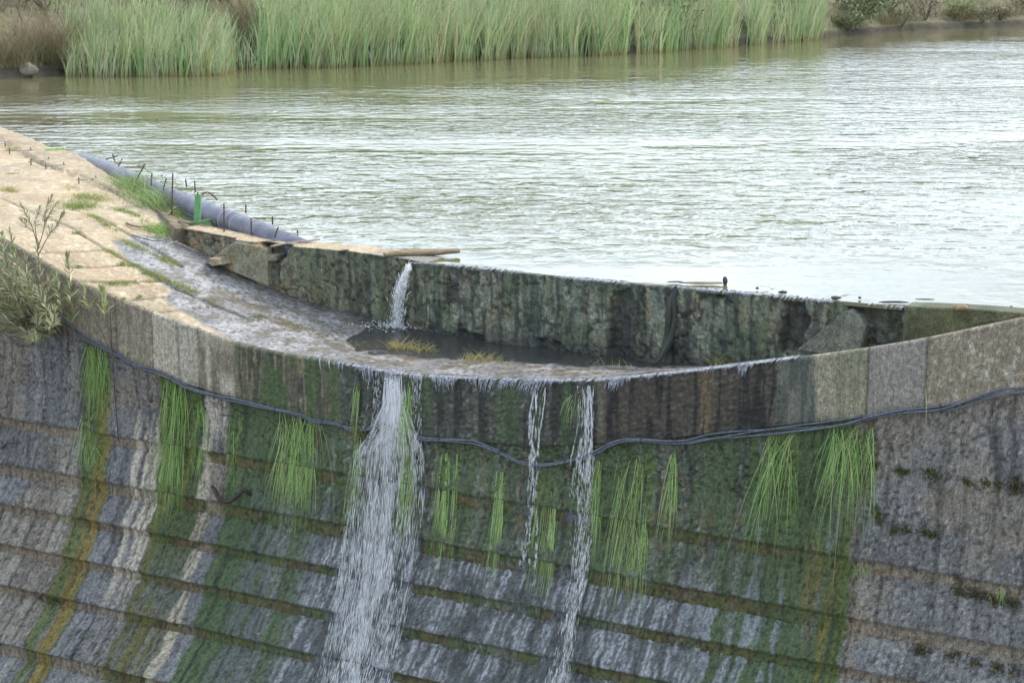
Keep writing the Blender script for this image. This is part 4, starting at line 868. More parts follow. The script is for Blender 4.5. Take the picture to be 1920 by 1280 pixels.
# oleanders on the left
OL = [(.32, .38, .19), (.38, .42, .23), (.24, .30, .13), (.46, .45, .27)]
OLY = [(.36, .40, .18), (.42, .42, .21), (.28, .34, .15)]
OLD = [(.36, .29, .19), (.28, .21, .14), (.44, .38, .27)]
def pt(px, py, off): return onplane(px, py, off)
def sprig(name, label, stems, pal, leaf=.17, group='oleander sprigs at the left end of the crest', rad=.009, whorl=.30, dry=.1, gap=.045, wd=.04):
    base = pt(*stems[0][0]); root = thing(name, label, 'shrub', base, group); sb = Bag(); LB = []
    for st in stems:
        P3 = spline([pt(*s_) for s_ in st], 14); v, f = tube(P3, np.linspace(rad, rad * .45, 14), 6, False); sb.add(v, f)
        L = np.linalg.norm(np.diff(P3, axis=0), axis=1); cum = np.concatenate([[0], np.cumsum(L)]); tot = cum[-1]
        for s_ in np.arange(tot * (1 - whorl), tot + gap * .5, gap):
            k = min(s_ / tot, 1.); p = np.array([np.interp(min(s_, tot), cum, P3[:, j]) for j in range(3)]); ax = P3[-1] - P3[-4]; ax = ax / np.linalg.norm(ax)
            m_ = 3; n_ = m_
            a = rng.uniform(0, 6.28) + np.arange(m_) * 2.09 + rng.normal(size=m_) * .25
            e1 = np.cross(ax, V(.3, .9, .1)); e1 /= np.linalg.norm(e1); e2 = np.cross(ax, e1)
            open_ = .95 - .75 * max(0, (k - .75) / .25)
            d = ax + (np.cos(a)[:, None] * e1 + np.sin(a)[:, None] * e2) * open_
            col = pick(OLD if rng.random() < dry else pal, n_, .12)
            dr = V(0, 0, -1) * rng.uniform(.05, .35, n_)[:, None]
            LB.append(blades(np.repeat(p[None], n_, 0), d, leaf * rng.uniform(.7, 1.15, n_) * (1 - .35 * max(0, k - .85) / .15), wd * rng.uniform(.8, 1.2, n_), dr, col, 5, lance=True, side=np.cross(d, ax + rng.normal(size=(n_, 3)) * .2)))
    sb.make('stem', M_STEM, root); bladebag('foliage', LB, M_LEAF, root); return root
sprig('oleander_sprig', 'green oleander sprig with pointed whorled top standing left of the pale sprigs', [[(140, 650, .12), (135, 590, .22), (132, 540, .25), (127, 482, .25)]], OL, leaf=.22, whorl=.72, dry=.03, gap=.06)
sprig('oleander_sprig', 'broad leafy oleander sprig leaning beside the big bush', [[(120, 625, .15), (118, 585, .25), (108, 540, .3), (104, 515, .3)]], OL, leaf=.25, whorl=.62, dry=.03, gap=.06)
sprig('oleander_sprig', 'yellowish oleander sprig on a slanting stem over the crest edge', [[(205, 655, .1), (185, 610, .2), (165, 570, .25), (156, 542, .25)]], OLY, leaf=.25, whorl=.34, dry=.25, gap=.05)
sprig('oleander_sprig', 'right most pale oleander sprig in front of the first crest panel', [[(212, 680, .08), (205, 630, .16), (197, 585, .2), (192, 545, .2)]], OLY, leaf=.25, whorl=.34, dry=.0, gap=.045)
sprig('oleander_twig', 'tall sparse oleander twig with small reddish leaves above the walkway', [[(88, 590, .15), (78, 540, .3), (71, 480, .35), (70, 455, .35)], [(70, 458, .35), (60, 425, .38), (48, 400, .4), (40, 385, .4)], [(70, 470, .35), (82, 430, .33), (86, 395, .3), (96, 370, .3)], [(71, 480, .35), (92, 440, .33), (105, 425, .3), (118, 400, .3)], [(69, 450, .35), (66, 420, .37), (74, 390, .38)], [(64, 435, .37), (50, 425, .4), (40, 410, .4)], [(86, 415, .32), (98, 392, .32), (106, 382, .3)]], [(.42, .40, .25), (.36, .32, .21), (.30, .34, .18)], leaf=.14, whorl=.6, dry=.35, gap=.035, rad=.008, wd=.022)
stems = []
for k in range(38):
    a = rng.uniform(-70, 108); b_ = rng.uniform(455, 640) if a < 60 else rng.uniform(500, 630); o1 = rng.uniform(.25, 1.0)
    bx = rng.uniform(20, 125); m_ = ((a + bx) / 2 + rng.uniform(-18, 18), (b_ + 615) / 2 + rng.uniform(0, 25), o1 * .8)
    stems.append([(bx, rng.uniform(595, 632), .08), m_, (a, b_, o1)])
for a, b_ in ((18, 432), (4, 440), (28, 470), (40, 500), (8, 500), (58, 520), (-8, 470)): stems.append([(70, 610, .1), (a + 14, b_ + 80, .4), (a, b_, .5)])
sprig('oleander_bush', 'big grey green oleander bush growing out of the dam at the left edge', stems, OL + [(.36, .33, .21)], leaf=.21, whorl=.72, dry=.22, gap=.055, group=None, wd=.023)
def twig(name, label, pts3, r, m=M_TWIG, cat='twig', group=None, k=6, n=16):
    P3 = spline(pts3, n); o = mktube(name, P3, np.linspace(r, r * .55, n), m, None, k); return tag(o, label, cat, group)
twig('bare_branch', 'bare branch looping out of the oleander bush over the cable', [pt(118, 628, .1), pt(92, 600, .5), pt(60, 618, .6), pt(20, 628, .6), pt(-10, 610, .6)], .012, M_TWIG, 'branch')
twig('bare_branch', 'bare arching branch at the lower edge of the oleander bush', [pt(115, 600, .1), pt(80, 585, .45), pt(45, 565, .6), pt(5, 530, .65)], .012, M_TWIG, 'branch')
twig('dead_stick', 'dark dead stick upright in front of the first crest panel', [pt(207, 578, .08), pt(209, 640, .06), pt(213, 700, .05), pt(220, 800, .04), pt(222, 825, .03)][::-1], .011, M_DEB, 'stick')
twig('dead_branch', 'dark bent dead branch stub on the stone at the left edge', [pt(-15, 858, .03), pt(2, 842, .12), pt(14, 831, .16), pt(40, 829, .2)], .022, M_DEB, 'branch')

ul = np.linspace(-2.6, 3.4, 120); tl = np.linspace(0, 1, 14)[:, None]; s0 = np.where(ul > U_WL, weirs(ul) + .45, np.interp(ul, EU, ES) - .12)
sl_g = s0[None] + 1.0 * tl; zl = .05 - .22 * tl ** 1.5 + .06 * (fbm(ul[None] * 4, sl_g * 4, 4, 210) - .5); zl = zl + np.interp(ul, [-2.6, -1., .5], [.10, .02, 0])[None] * (1 - tl); zl[0] = np.minimum(zl[0], .0) - .25
cl_ = np.broadcast_to(np.array((.16, .13, .085)), zl.shape + (3,)) * (.6 + .8 * fbm(ul[None] * 9, sl_g * 9, 4, 211))[..., None]
o = mk('soil_ledge', W(np.broadcast_to(ul, zl.shape), -sl_g, zl).reshape(-1, 3), quads(14, 120), M_EARTH, None, True, cl_.reshape(-1, 3)); struct(o)
# ------------------------------------------------------------------ pipe along the platform edge
def pz(px, py, z): return atz(px, py, z)
PC = [(60, 300, -.5), (120, 303, -.15), (165, 311, .04), (190, 317, .10), (230, 330, .12), (300, 361, .12), (380, 398, .11), (440, 420, .09), (500, 443, .03), (540, 458, -.05), (600, 484, -.2)]
axis = spline([pz(*a) for a in PC], 60); _t = np.linspace(0, 1, 60); axis = np.stack([np.polyval(np.polyfit(_t, axis[:, k], 3 if k < 2 else 6), _t) for k in range(3)], -1)
pipe = thing('water_pipe', 'thick grey blue plastic pipe lying along the platform edge into the water', 'pipe', axis[20])
PR = .19
mktube('pipe_body', axis, PR, M_PIPE, pipe, 28)
T_ = np.gradient(axis, axis=0); T_ /= np.linalg.norm(T_, axis=1)[:, None]
def around(i, ang, r):                           # ang 0 = towards the viewer side, 90 = up
    sd = np.cross(T_[i], V(0, 0, 1)); sd /= np.linalg.norm(sd); sd = -sd if sd @ NN < 0 else sd
    up_ = np.cross(sd, T_[i]); up_ = -up_ if up_[2] < 0 else up_
    return axis[i] + r * (math.cos(math.radians(ang)) * sd + math.sin(math.radians(ang)) * up_)
mktube('blue_stripe', [around(i, -27, PR + .001) for i in range(4, 57)], .008, M_STRIPE, pipe, 6)
for i in (17, 22, 32, 41, 42, 43): mktube('weld_ring', [around(i, a, PR + .001) for a in range(-60, 180, 12)], .006 if i < 40 else .009, M_RING if i != 32 else M_PIPE, pipe, 6)

RG = 'rusty rods holding the pipe'
def bar(px0, py0, px1, py1, depth0, depth1=None, r=.013):
    d1 = depth0 if depth1 is None else depth1
    def at(px, py, y): r_ = ray(px, py); return O0 + r_ * (y / r_[1])
    return at(px0, py0, depth0), at(px1, py1, d1)
def axis_y(px):                                 # depth of the pipe's axis at that pixel column
    q_, _ = proj(axis); return float(np.interp(px, q_, axis[:, 1]))
def rods(label, bars, wires=(), name='rebar_tie', group=RG):
    first = bar(*bars[0][:4], axis_y(bars[0][0]) + bars[0][4])[0]; root = thing(name, label, 'rod', first, group)
    for b_ in bars:
        y_ = axis_y(b_[0]) + b_[4]; y_ = min(y_, atz(b_[0], max(b_[1], b_[3]), .03)[1]) if b_[4] < 0 and abs(b_[1] - b_[3]) > 14 else y_; p, q_ = bar(*b_[:4], y_)
        P3 = spline([p, (p + q_) / 2 + (V(0, 0, b_[5]) if len(b_) > 5 else 0), q_], 9); rr_ = .012 + .0022 * (np.arange(9) % 2); mktube('rod', P3, rr_, M_RUST, root, 6)
    for w_ in wires:
        p, q_ = bar(*w_[:4], axis_y((w_[0] + w_[2]) / 2) - .25 if len(w_) < 5 else axis_y(w_[0]) + w_[4], axis_y((w_[0] + w_[2]) / 2) + .25 if len(w_) < 6 else axis_y(w_[2]) + w_[5]); mktube('cross_wire', [p, q_], .008, M_TIE, root, 5)
    return root
NE, FA = -.46, .46
rods('small rusty hoop at the far end of the pipe', [(139, 297, 147, 293, NE), (147, 293, 157, 294, NE)])
rods('curved rusty rod with short crossing nub over the far part of the pipe', [(172, 319, 221, 292, NE, .05), (211, 288, 215, 302, NE)])
rods('tilted rusty rod second from the far end with wire behind', [(208, 338, 229, 298, NE)], [(219, 299, 241, 310)])
rods('tilted rusty rod rising out of the grass clump with wire', [(243, 361, 272, 307, NE)], [(259, 308, 283, 324)])
rods('upright rusty rod at the head of the grass clump', [(283, 351, 285, 324, NE), (303, 331, 304, 328, FA)], [(277, 335, 331, 337)])
rods('short leaning rusty rod tied to one behind the pipe', [(306, 356, 312, 334, NE), (350, 352, 348, 336, FA)], [(304, 343, 356, 348)])
rods('tallest rusty rod standing left of the green bracket', [(322, 403, 324, 324, NE), (366, 360, 365, 339, FA)], [(317, 351, 374, 353)])
rods('curved rusty hoop beside the green bracket top', [(376, 367, 389, 360, NE, .01), (389, 360, 408, 375, FA, .015)])
rods('upright rusty rod right of the green bracket', [(420, 436, 420, 381, NE), (461, 400, 461, 384, FA)], [(414, 389, 466, 392)])
rods('rusty rod pair near the wet end of the pipe', [(471, 440, 471, 408, NE), (511, 421, 511, 406, FA)], [(464, 414, 516, 414)])
rods('leaning short rusty rod at the muddy pipe end', [(515, 445, 522, 425, NE), (558, 442, 558, 431, FA)], [(520, 434, 566, 440)])
# green bracket
def boxpts(P8): return P8, [(0, 1, 2, 3), (7, 6, 5, 4), (0, 4, 5, 1), (1, 5, 6, 2), (2, 6, 7, 3), (3, 7, 4, 0)]
def plate(name, quad, yd, th_, parent):
    fr = [bar(x, y, x, y, yd)[0] for x, y in quad]; bk = [p + V(.2, .97, 0) * th_ for p in fr]
    v, f = boxpts(np.array(fr + bk)); return mk(name, v, f, M_GREEN, parent, False)
yb = atz(370, 424, .0)[1]
br = thing('pipe_bracket', 'bright green painted metal bracket strapping the pipe down', 'bracket', bar(370, 422, 370, 422, yb)[0])
plate('upright_strap', [(365, 366), (376, 365), (374, 424), (363, 424)], yb, .06, br); plate('base_plate', [(358, 417), (392, 411), (401, 424), (356, 428)], yb - .03, .05, br)
mktube('pin', list(bar(371, 360, 371, 372, yb + .02)), .014, M_RUST, br, 6)
# flat tie bars on the platform
for (x0, y0, x1, y1), lb in [((13, 289, 63, 287.5), 'grey tie bar with upright nubs nearest the platform corner'), ((54, 310, 96, 305), 'grey tie bar lying across the open crack'), ((82, 318, 124, 315), 'grey tie bar just below the open crack'), ((144, 345, 184, 340), 'grey tie bar alone near the grass clump'), ((-8, 277, 12, 275), 'grey tie bar cut by the left edge near the corner')]:
    p, q_ = Pw(x0, y0, .07), Pw(x1, y1, .07); root = thing('tie_bar', lb, 'tie bar', p, 'tie bars on the platform')
    mktube('bar', [p, q_], .013, M_TIE, root, 6)
    for t_ in (.1, .9): c_ = p + (q_ - p) * t_; mktube('nub', [c_ - V(0, 0, .07), c_ + V(0, 0, .045)], .012, M_RUST, root, 6)
p, q_ = Pw(84, 288, .1), Pw(122, 286, .1)
v, f = boxpts(np.array([p, q_, q_ + V(0, .1, .01), p + V(0, .1, .01), p - V(0, 0, .05), q_ - V(0, 0, .05), q_ + V(0, .1, -.05), p + V(0, .1, -.05)])); tag(mk('green_batten', v, f, mat('pale_green_paint', (.28, .42, .2), .6, var=.3), None, False), 'pale green batten lying at the upstream edge of the platform', 'batten')

# sticks around the pipe end
SG = 'sticks by the pipe bracket'
twig('driftwood_stick', 'pale stick lying across the green bracket base', [Pw(335, 426, .1), bar(360, 418, 360, 418, yb - .1)[0], bar(396, 411, 396, 411, yb - .06)[0]], .016, M_WOOD, 'stick', SG)
twig('driftwood_stick', 'grey stick in the grass left of the green bracket', [Pw(310, 412, .06), Pw(330, 403, .14), Pw(352, 402, .12)], .013, M_TWIG, 'stick', SG)
twig('driftwood_stick', 'brown stick on the slab left of the green clump', [Pw(237, 422, .03), Pw(256, 430, .05), Pw(280, 428, .04)], .022, M_WOOD, 'stick', SG)
twig('driftwood_stick', 'dark sticks wedged under the pipe right of the bracket', [bar(392, 412, 392, 412, yb)[0], bar(408, 426, 408, 426, yb - .1)[0], bar(420, 434, 420, 434, yb - .12)[0]], .022, M_DEB, 'stick', SG)
twig('driftwood_stick', 'pale stick on the weir top below the pipe', [bar(400, 416, 400, 416, yb)[0], bar(430, 431, 430, 431, yb - .15)[0], bar(450, 436, 450, 436, yb - .18)[0]], .018, M_WOOD, 'stick', SG)
twig('driftwood_stick', 'long pale stick lying on the weir top near the muddy pipe end', [atz(508, 462, .07), atz(545, 455, .08), atz(600, 449, .08)], .02, M_TWIG, 'stick', SG)
twig('driftwood_stick', 'thin dark twig stranded on the wet walkway', [Pw(247, 443, .02), Pw(290, 455, .03), Pw(318, 451, .02)], .010, M_DEB, 'stick', SG)

# driftwood log and debris on the weir crest
lg = spline([atz(720, 478, .06), atz(752, 474, .08), atz(790, 473, .07), atz(828, 472, .07), atz(862, 468, .10)], 40)
rad = .095 * (.55 + .5 * np.sin(np.linspace(.15, 2.9, 40))) * (1 + .35 * (fbm(np.linspace(0, 7, 40), np.zeros(40), 3, 150) - .5)); v, f = tube(lg, rad, 12); v = np.asarray(v); v[:, 2] = .07 + (v[:, 2] - .07) * .55
tag(mk('driftwood_log', v, f, M_WOOD), 'flat brown driftwood log lying on the weir crest above the small fall', 'log')
def deb(label, px, py, size, seed, m=M_DEB, cat='debris', dz=.03): rock('crest_debris', label, atz(px, py, dz), size, m, seed, cat, 'debris along the weir crest', .8)
deb('upright dark stub sticking up from the weir crest', 1360, 527, (.035, .03, .085), 11, dz=.05)
deb('flat brown weed heap left of the dark stub', 1316, 530, (.32, .05, .025), 12, M_WOOD)
deb('dark stone right of the stub on the weir crest', 1468, 548, (.06, .04, .03), 13)
deb('small dark pebble between the two crest stones', 1420, 540, (.025, .02, .02), 14)
deb('flat dark stone above the pointed broken slab', 1568, 558, (.07, .04, .03), 15)
deb('small dark pebble right of the flat stone', 1612, 558, (.022, .02, .02), 16)
deb('dark twiggy line of debris near the end block', 1676, 566, (.20, .03, .02), 17)
deb('long dark weed line floating by the end block', 1735, 561, (.13, .03, .012), 18)
deb('brown weed tuft on top of the end block', 1800, 576, (.11, .06, .05), 19, M_WOOD, dz=.06)
deb('tiny dark pebble at the far right of the crest', 1896, 575, (.02, .02, .02), 20)
deb('thin weed line on the crest above the torn plastic', 1265, 528, (.12, .03, .012), 21)
# torn plastic strip over the weir
ts = [(1266, 536, .03), (1260, 565, .05), (1258, 600, .05), (1252, 640, .05), (1238, 672, .10), (1222, 684, .2)]
ctr = spline([pxweir(*a)[1] for a in ts], 30); wdt = np.interp(np.linspace(0, 1, 30), [0, .2, .6, .8, 1], [.035, .085, .095, .06, .012]); b = Bag()
for s_, sc_ in ((-.35, .8), (.25, .75), (.55, .55)):
    fold = .02 * np.sin(np.linspace(0, 9, 30) + s_ * 5); P = np.stack([ctr + D * (s_ * wdt - wdt * sc_ * .6)[:, None] + NN * (fold)[:, None], ctr + D * (s_ * wdt)[:, None] + NN * (.03 + fold)[:, None], ctr + D * (s_ * wdt + wdt * sc_ * .6)[:, None] - NN * (fold)[:, None]], 1)
    b.add(P.reshape(-1, 3), quads(30, 3))
tag(b.make('plastic_strip', M_DARK), 'torn dark plastic strip hanging over the weir wall into the walkway', 'plastic strip')

# bent bar in the face
P3 = spline([Pf(398, 912, .20), Pf(404, 920, .26), Pf(412, 935, .26), Pf(430, 940, .24), Pf(446, 928, .2), Pf(458, 919, .16), Pf(478, 932, .0), Pf(484, 936, -.05)], 40)
tag(mktube('bent_iron_bar', P3, .030 * (1 + .25 * (fbm(np.linspace(0, 12, 40), np.zeros(40), 3, 160) - .5)), mat('black_iron', (.035, .022, .02), .6, var=.4, vscale=30, bump=.01), None, 10), 'bent dark rusty iron bar poking out of the algae covered face', 'iron bar')

# ------------------------------------------------------------------ cable bundle across the face
CB = [(-60, 540), (30, 555), (75, 575), (105, 590), (160, 632), (220, 663), (250, 683), (300, 698), (350, 725), (400, 741), (450, 752), (500, 765), (560, 777), (590, 789), (630, 795), (665, 805), (700, 800), (722, 794), (745, 805), (790, 822), (850, 826), (890, 829), (930, 845), (970, 864), (1010, 871), (1060, 866), (1110, 850), (1150, 831), (1190, 825), (1280, 828), (1330, 820), (1400, 812), (1490, 803), (1580, 793), (1640, 779), (1700, 770), (1760, 766), (1810, 755), (1870, 737), (1920, 733), (1990, 728)]
ctr = spline([Pf(x, y, .075) for x, y in CB], 420); cable = thing('cable_bundle', 'bundle of grey cables sagging along the dam face below the crest', 'cable', ctr[0]); T2 = np.linspace(0, 60, 420)
spread = .019 + .022 * ss(np.linspace(-60, 1990, 420), 1380, 1500) * (1 - ss(np.linspace(-60, 1990, 420), 1640, 1700)) + .02 * ss(np.linspace(-60, 1990, 420), 1740, 1800) + .012 * (1 - ss(np.linspace(-60, 1990, 420), 100, 620))
for k in range(3):
    ph = k * 2.1; w1 = fbm(T2 * .35 + k * 40, T2 * 0, 3, 170 + k) - .5
    P3 = ctr + V(0, 0, 1) * (spread * np.sin(T2 * .5 + ph) + .02 * w1)[:, None] + NN * (.016 * np.cos(T2 * .5 + ph))[:, None]; mktube('cable', P3, .0115 if k else .015, M_CABLE, cable, 8)
for i in (62, 78, 95, 118, 140, 150, 205, 232, 262, 295, 325, 352, 378): 
    t_ = ctr[min(i + 1, 419)] - ctr[i]; t_ /= np.linalg.norm(t_); a_ = np.cross(t_, NN); mktube('cable_tie', [ctr[i] + (spread[i] + .017) * (math.cos(q_) * a_ + math.sin(q_) * NN * .9) for q_ in np.linspace(0, 6.2, 12)], .006, M_DEB, cable, 5)
kn = rng.normal(size=(150, 3)) * .035 + Pf(671, 808, .10)
o = bladebag('weed_knot', [blades(kn, rng.normal(size=(150, 3)), .09 * rng.uniform(.5, 1.2, 150), .012 * np.ones(150), rng.normal(size=(150, 3)) * .4, pick([(.25, .24, .1), (.3, .3, .14), (.2, .17, .08)], 150), 3)], M_GRASS); tag(o, 'knot of weed caught on the cable under the pale strand', 'weed')

# ------------------------------------------------------------------ falling water
def spindles(p, dirv_, L, wd):
    """elongated drops: octahedra stretched along dirv_"""
    n = len(p); d = dirv_ / np.linalg.norm(dirv_, axis=1)[:, None]; a = np.cross(d, rng.normal(size=(n, 3))); a /= np.linalg.norm(a, axis=1)[:, None]; b_ = np.cross(d, a); w_ = wd[:, None] * .5
    v = np.stack([p - d * L[:, None] * .5, p + a * w_, p + b_ * w_, p - a * w_, p - b_ * w_, p + d * L[:, None] * .5], 1).reshape(-1, 3)
    f0 = np.array([(0, 2, 1), (0, 3, 2), (0, 4, 3), (0, 1, 4), (5, 1, 2), (5, 2, 3), (5, 3, 4), (5, 4, 1)]); f = (f0[None] + (np.arange(n) * 6)[:, None, None]).reshape(-1, 3); return v, f
def fall_path(track):                            # pixel track [(y, xl, xr)] -> function (t, q) -> point; t 0..1 down, q 0..1 across
    Y = [a[0] for a in track]; Lw = [onwall(a[1], a[0]) for a in track]; Rw = [onwall(a[2], a[0]) for a in track]
    Lw, Rw = np.array(Lw), np.array(Rw); k = np.linspace(0, 1, len(track))
    def fn(t, q, out):
        g = lambda M, j: np.interp(t, k, M[:, j]); u = g(Lw, 0) * (1 - q) + g(Rw, 0) * q; z = g(Lw, 2) * (1 - q) + g(Rw, 2) * q
        return W(u, np.maximum(moff(z), 0) + out + .11 * ss(-z, 2.9, 3.9), z)
    return fn
def fall(name, label, track, n, dens, ns, out=(.02, .09), L=(.07, .36), wd=(.0022, .005), veil=.22, nv=(90, 40), spread=.22):
    """ns coherent threads, each breaking up into stretched drops that spread as they fall"""
    fn = fall_path(track); c0 = fn(np.array([0.]), np.array([.5]), .05)[0]; root = thing(name, label, 'waterfall', c0, 'streams falling down the dam')
    q0 = np.clip(dens(np.zeros(ns)), .02, .98); wgt = rng.random(ns) ** 1.5 + .15; i = rng.choice(ns, n, p=wgt / wgt.sum()); t = .012 + .988 * rng.random(n)
    gap = vn(t * 26 + i * 7.7, i * 3.1, 184); keep = gap > .34 + .2 * t; i, t = i[keep], t[keep]; n = len(t)
    q = q0[i] + (fbm(t * 4 + i * 5.3, i * 1.7, 4, 185) - .5) * spread * ss(t, 0, .2) + rng.normal(size=n) * (.004 + .035 * t ** .7); q = np.clip(q, 0, 1)
    o_ = out[0] + (out[1] - out[0]) * rng.random(n) * ss(t, -.05, .35); p = fn(t, q, o_); p2 = fn(np.minimum(t + .03, 1), q, o_); d = p2 - p + V(0, 0, -.004) + rng.normal(size=(n, 3)) * .003
    Ld = rng.uniform(*L, n) * (1.2 - .5 * t) * ss(t, -.01, .05); v, f = spindles(p, d, Ld, rng.uniform(*wd, n)); b = Bag(); b.add(v, f); b.make('falling_drops', M_FOAM, root)['kind'] = 'stuff'
    if veil:
        tg = np.linspace(0, 1, nv[0]); qg = np.linspace(0, 1, nv[1]); Tg, Qg = np.meshgrid(tg, qg, indexing='ij'); al = np.zeros(nv)
        h, _, _ = np.histogram2d(t, q, bins=(18, nv[1]), range=((0, 1), (0, 1))); h = h / h.max(axis=1, keepdims=True)
        for k in range(nv[1]): al[:, k] = np.interp(tg, (np.arange(18) + .5) / 18, h[:, k])
        P = fn(Tg.ravel(), Qg.ravel(), .02 + .03 * fbm(Qg * 14, Tg * 5, 3, 182).ravel()); al = (veil * (.3 + .9 * Tg) + .40 * al ** .9) * ss(np.minimum(Qg, 1 - Qg), 0, .15) * ss(Tg, -.02, .03)
        mk('water_veil', P, quads(*nv), M_VEIL, root, True, np.repeat(al.reshape(-1, 1), 3, 1))
    return root
def mixd(*g):
    def fn(t):
        w_ = np.array([a[2] for a in g]); i = rng.choice(len(g), len(t), p=w_ / w_.sum()); m_ = np.array([a[0] for a in g])[i]; s_ = np.array([a[1] for a in g])[i]; return m_ + s_ * rng.normal(size=len(t))
    return fn
fall('main_waterfall', 'widest white waterfall streaming from the lowest part of the crest', [(696, 727, 762), (760, 722, 768), (800, 706, 784), (850, 672, 800), (930, 660, 800), (1010, 655, 797), (1080, 648, 785), (1150, 634, 772), (1220, 618, 756), (1290, 602, 738), (1330, 592, 728)], 18000, mixd((.40, .11, 3.0), (.13, .08, 1.1), (.74, .12, 1.0), (.5, .3, .8)), 110, veil=.12)
fall('lip_trickle', 'short sparse trickle of drops beside the broad weed strand', [(700, 776, 800), (760, 776, 800), (830, 780, 802), (900, 786, 804)], 420, mixd((.5, .3, 1)), 9, veil=0, L=(.02, .12))
fall('lip_trickle', 'thin drops running left of the main fall near the pale strand', [(690, 690, 726), (760, 686, 724), (850, 668, 716)], 420, mixd((.5, .32, 1)), 9, veil=0, L=(.02, .12))
fall('thin_waterfall', 'left thin waterfall that crosses the lowest dip of the cable', [(722, 1000, 1036), (770, 998, 1026), (830, 998, 1018), (870, 998, 1016), (940, 992, 1014), (1010, 985, 1016), (1060, 982, 1014)], 2200, mixd((.25, .10, 1.2), (.8, .10, .9)), 9, veil=0, out=(.02, .06), spread=.9, L=(.03, .14))
fall('thin_waterfall', 'right thin waterfall widening down to the bottom of the picture', [(716, 1086, 1120), (780, 1092, 1118), (850, 1078, 1122), (900, 1072, 1116), (1000, 1074, 1114), (1085, 1076, 1108), (1150, 1060, 1094), (1240, 1040, 1080), (1300, 1026, 1070)], 4800, mixd((.72, .16, 1.6), (.28, .2, 1)), 26, veil=.06, out=(.02, .07), spread=.9, L=(.03, .18))
def wfall():
    P0 = pxweir(766, 500, .06)[1]; P1 = pxweir(748, 560, .18)[1]; P2 = Pw(746, 614, .02); pa = spline([P0, (P0 + P1) / 2 + NN * .05, P1, P2], 30); n = 1300; root = thing('weir_spout', 'small white spout pouring from a notch in the weir wall onto the walkway', 'waterfall', P2)
    i = rng.integers(0, 29, n); t = i / 29.; p = pa[i] + rng.normal(size=(n, 3)) * (.022 + .035 * t)[:, None]; d = pa[i + 1] - pa[i] + rng.normal(size=(n, 3)) * .01
    v, f = spindles(p, d, rng.uniform(.04, .16, n), rng.uniform(.004, .011, n)); b = Bag(); b.add(v, f); b.make('falling_drops', M_FOAM, root)['kind'] = 'stuff'
    v, f = tube(pa + NN * .01, np.linspace(.022, .05, 30) * (1 + .3 * (vn(np.arange(30) * .9, np.zeros(30), 9) - .5)), 10); v = np.asarray(v); mk('water_tongue', v, f, M_VEIL, root, True, np.full((len(v), 3), .58))
    n = 420; a = rng.uniform(0, 6.28, n); r = np.abs(rng.normal(size=n)) * .22; p = P2 + np.stack([np.cos(a) * r * 1.5, np.sin(a) * r, np.abs(rng.normal(size=n)) * .03], -1); u, o_ = (p - AX) @ D, (p - AX) @ NN; p[:, 2] = np.maximum(p[:, 2], walkz(u, -o_) + .014)
    v, f = spindles(p, rng.normal(size=(n, 3)) * V(1, 1, .25), rng.uniform(.02, .06, n), rng.uniform(.006, .014, n)); b = Bag(); b.add(v, f); b.make('splash', M_FOAM, root)['kind'] = 'stuff'
wfall()
# thin film curling over the crest edge
n = 700; x = rng.uniform(575, 1500, n); uu = np.array([onplane(a, b_, 0) for a, b_ in zip(x, np.interp(x, *zip(*LIP)))]); uu = (uu - AX) @ D
amt = ss(x, 575, 680) * (1 - ss(x, 1440, 1500)); kp = rng.random(n) < amt * .9 + .1; uu, x = uu[kp], x[kp]; n = len(uu); lz_ = lip(uu)
sl_ = np.where(x < 900, .35, -.75) * rng.uniform(.5, 1.2, n); Lf = rng.uniform(.04, .16, n) * (.2 + 1.1 * ss(fbm(uu * 5, uu * 0, 3, 190), .3, .7))
ks = np.array([0, .25, .5, .75, 1.]); so_ = np.array([-.14, -.05, .012, .026, .022]); zo = np.array([.012, .012, -.012, -.45, -1.])
b = Bag()
P = np.zeros((n, 5, 2, 3)); hw = (.0095 * rng.uniform(.6, 1.6, n))[:, None] * np.array([1, 1, 1, .7, .2])
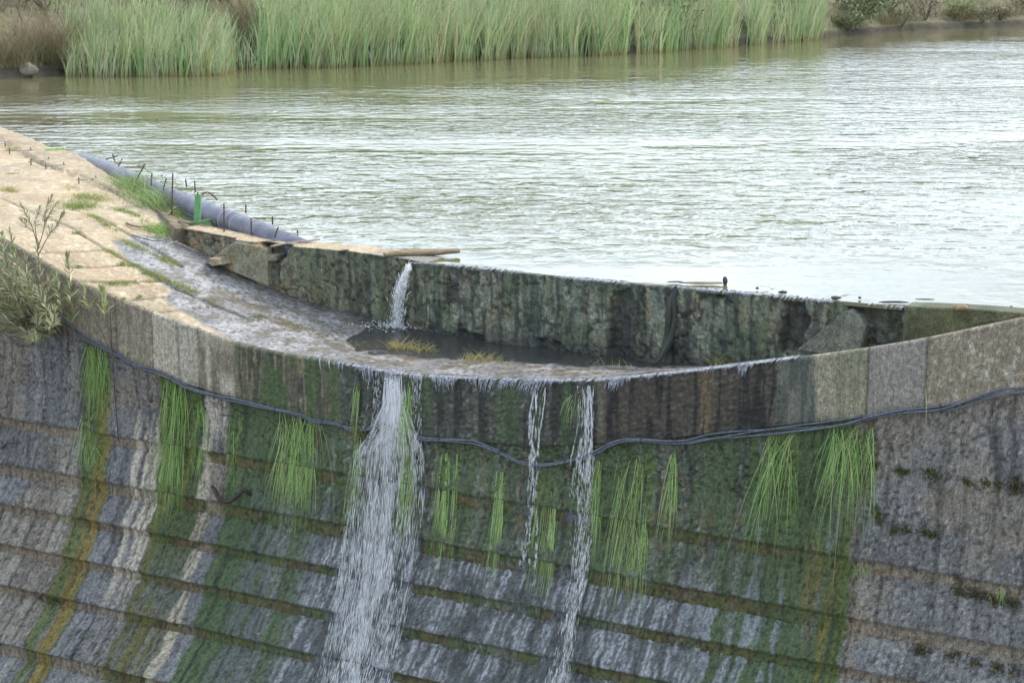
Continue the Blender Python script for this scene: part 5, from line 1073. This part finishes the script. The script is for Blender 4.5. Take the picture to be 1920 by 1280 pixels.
for e, s_ in ((0, -1), (1, 1)):
    uq = uu[:, None] + sl_[:, None] * Lf[:, None] * np.array([-.9, -.45, 0, .35, .6]) + s_ * hw; zq = lip(uq) + np.where(zo > 0, zo, 0) + np.where(zo < 0, zo, 0) * Lf[:, None]; P[:, :, e] = W(uq, so_[None] + .01 * rng.random((n, 1)), zq)
f = (quads(5, 2)[None] + (np.arange(n) * 10)[:, None, None]).reshape(-1, 4); b.add(P.reshape(-1, 3), f)
o = b.make('overflow_film', M_FILM); tag(o, 'thin glistening film of water curling over the crest edge', 'water film'); o['kind'] = 'stuff'

# thin film slipping over the weir's edge
n = 700; uu = rng.uniform(U_OV0, U_OV1, n); amt = ss(fbm(uu * 2.5, uu * 0, 3, 220), .3, .6); kp = rng.random(n) < amt; uu = uu[kp]; n = len(uu); Lf = rng.uniform(.012, .05, n)
hw = (.006 * rng.uniform(.6, 1.6, n))[:, None] * np.array([1, 1, 1, .7, .2]); so_ = np.array([-.12, -.05, .02, .035, .03]); zo = np.array([.004, .004, -.010, -.5, -1.]); P = np.zeros((n, 5, 2, 3))
for e, s_ in ((0, -1), (1, 1)):
    uq = uu[:, None] + s_ * hw + rng.normal(size=(n, 1)) * .0 - .02 * np.array([0, 0, 0, .4, 1.]); P[:, :, e] = W(uq, -weirs(uq) + so_[None] + .012 * rng.random((n, 1)), np.where(zo > 0, zo, 0) + np.where(zo < 0, zo, 0) * Lf[:, None])
b = Bag(); b.add(P.reshape(-1, 3), (quads(5, 2)[None] + (np.arange(n) * 10)[:, None, None]).reshape(-1, 4)); o = b.make('overflow_film', M_FILM); tag(o, 'glistening film of water slipping over the top of the weir wall', 'water film'); o['kind'] = 'stuff'

# stream bed below the dam
v = [W(-60, 2, -9.3), W(80, 2, -9.3), W(80, 60, -9.6), W(-60, 60, -9.6)]; gx = np.linspace(0, 1, 50); A_, B_ = np.meshgrid(gx, gx)
P = W(-60 + 140 * A_, 3 + 45 * B_, -9.3 + .5 * fbm(A_ * 40, B_ * 20, 4, 200)); o = mk('stream_bed', P.reshape(-1, 3), quads(50, 50), M_BED); struct(o)
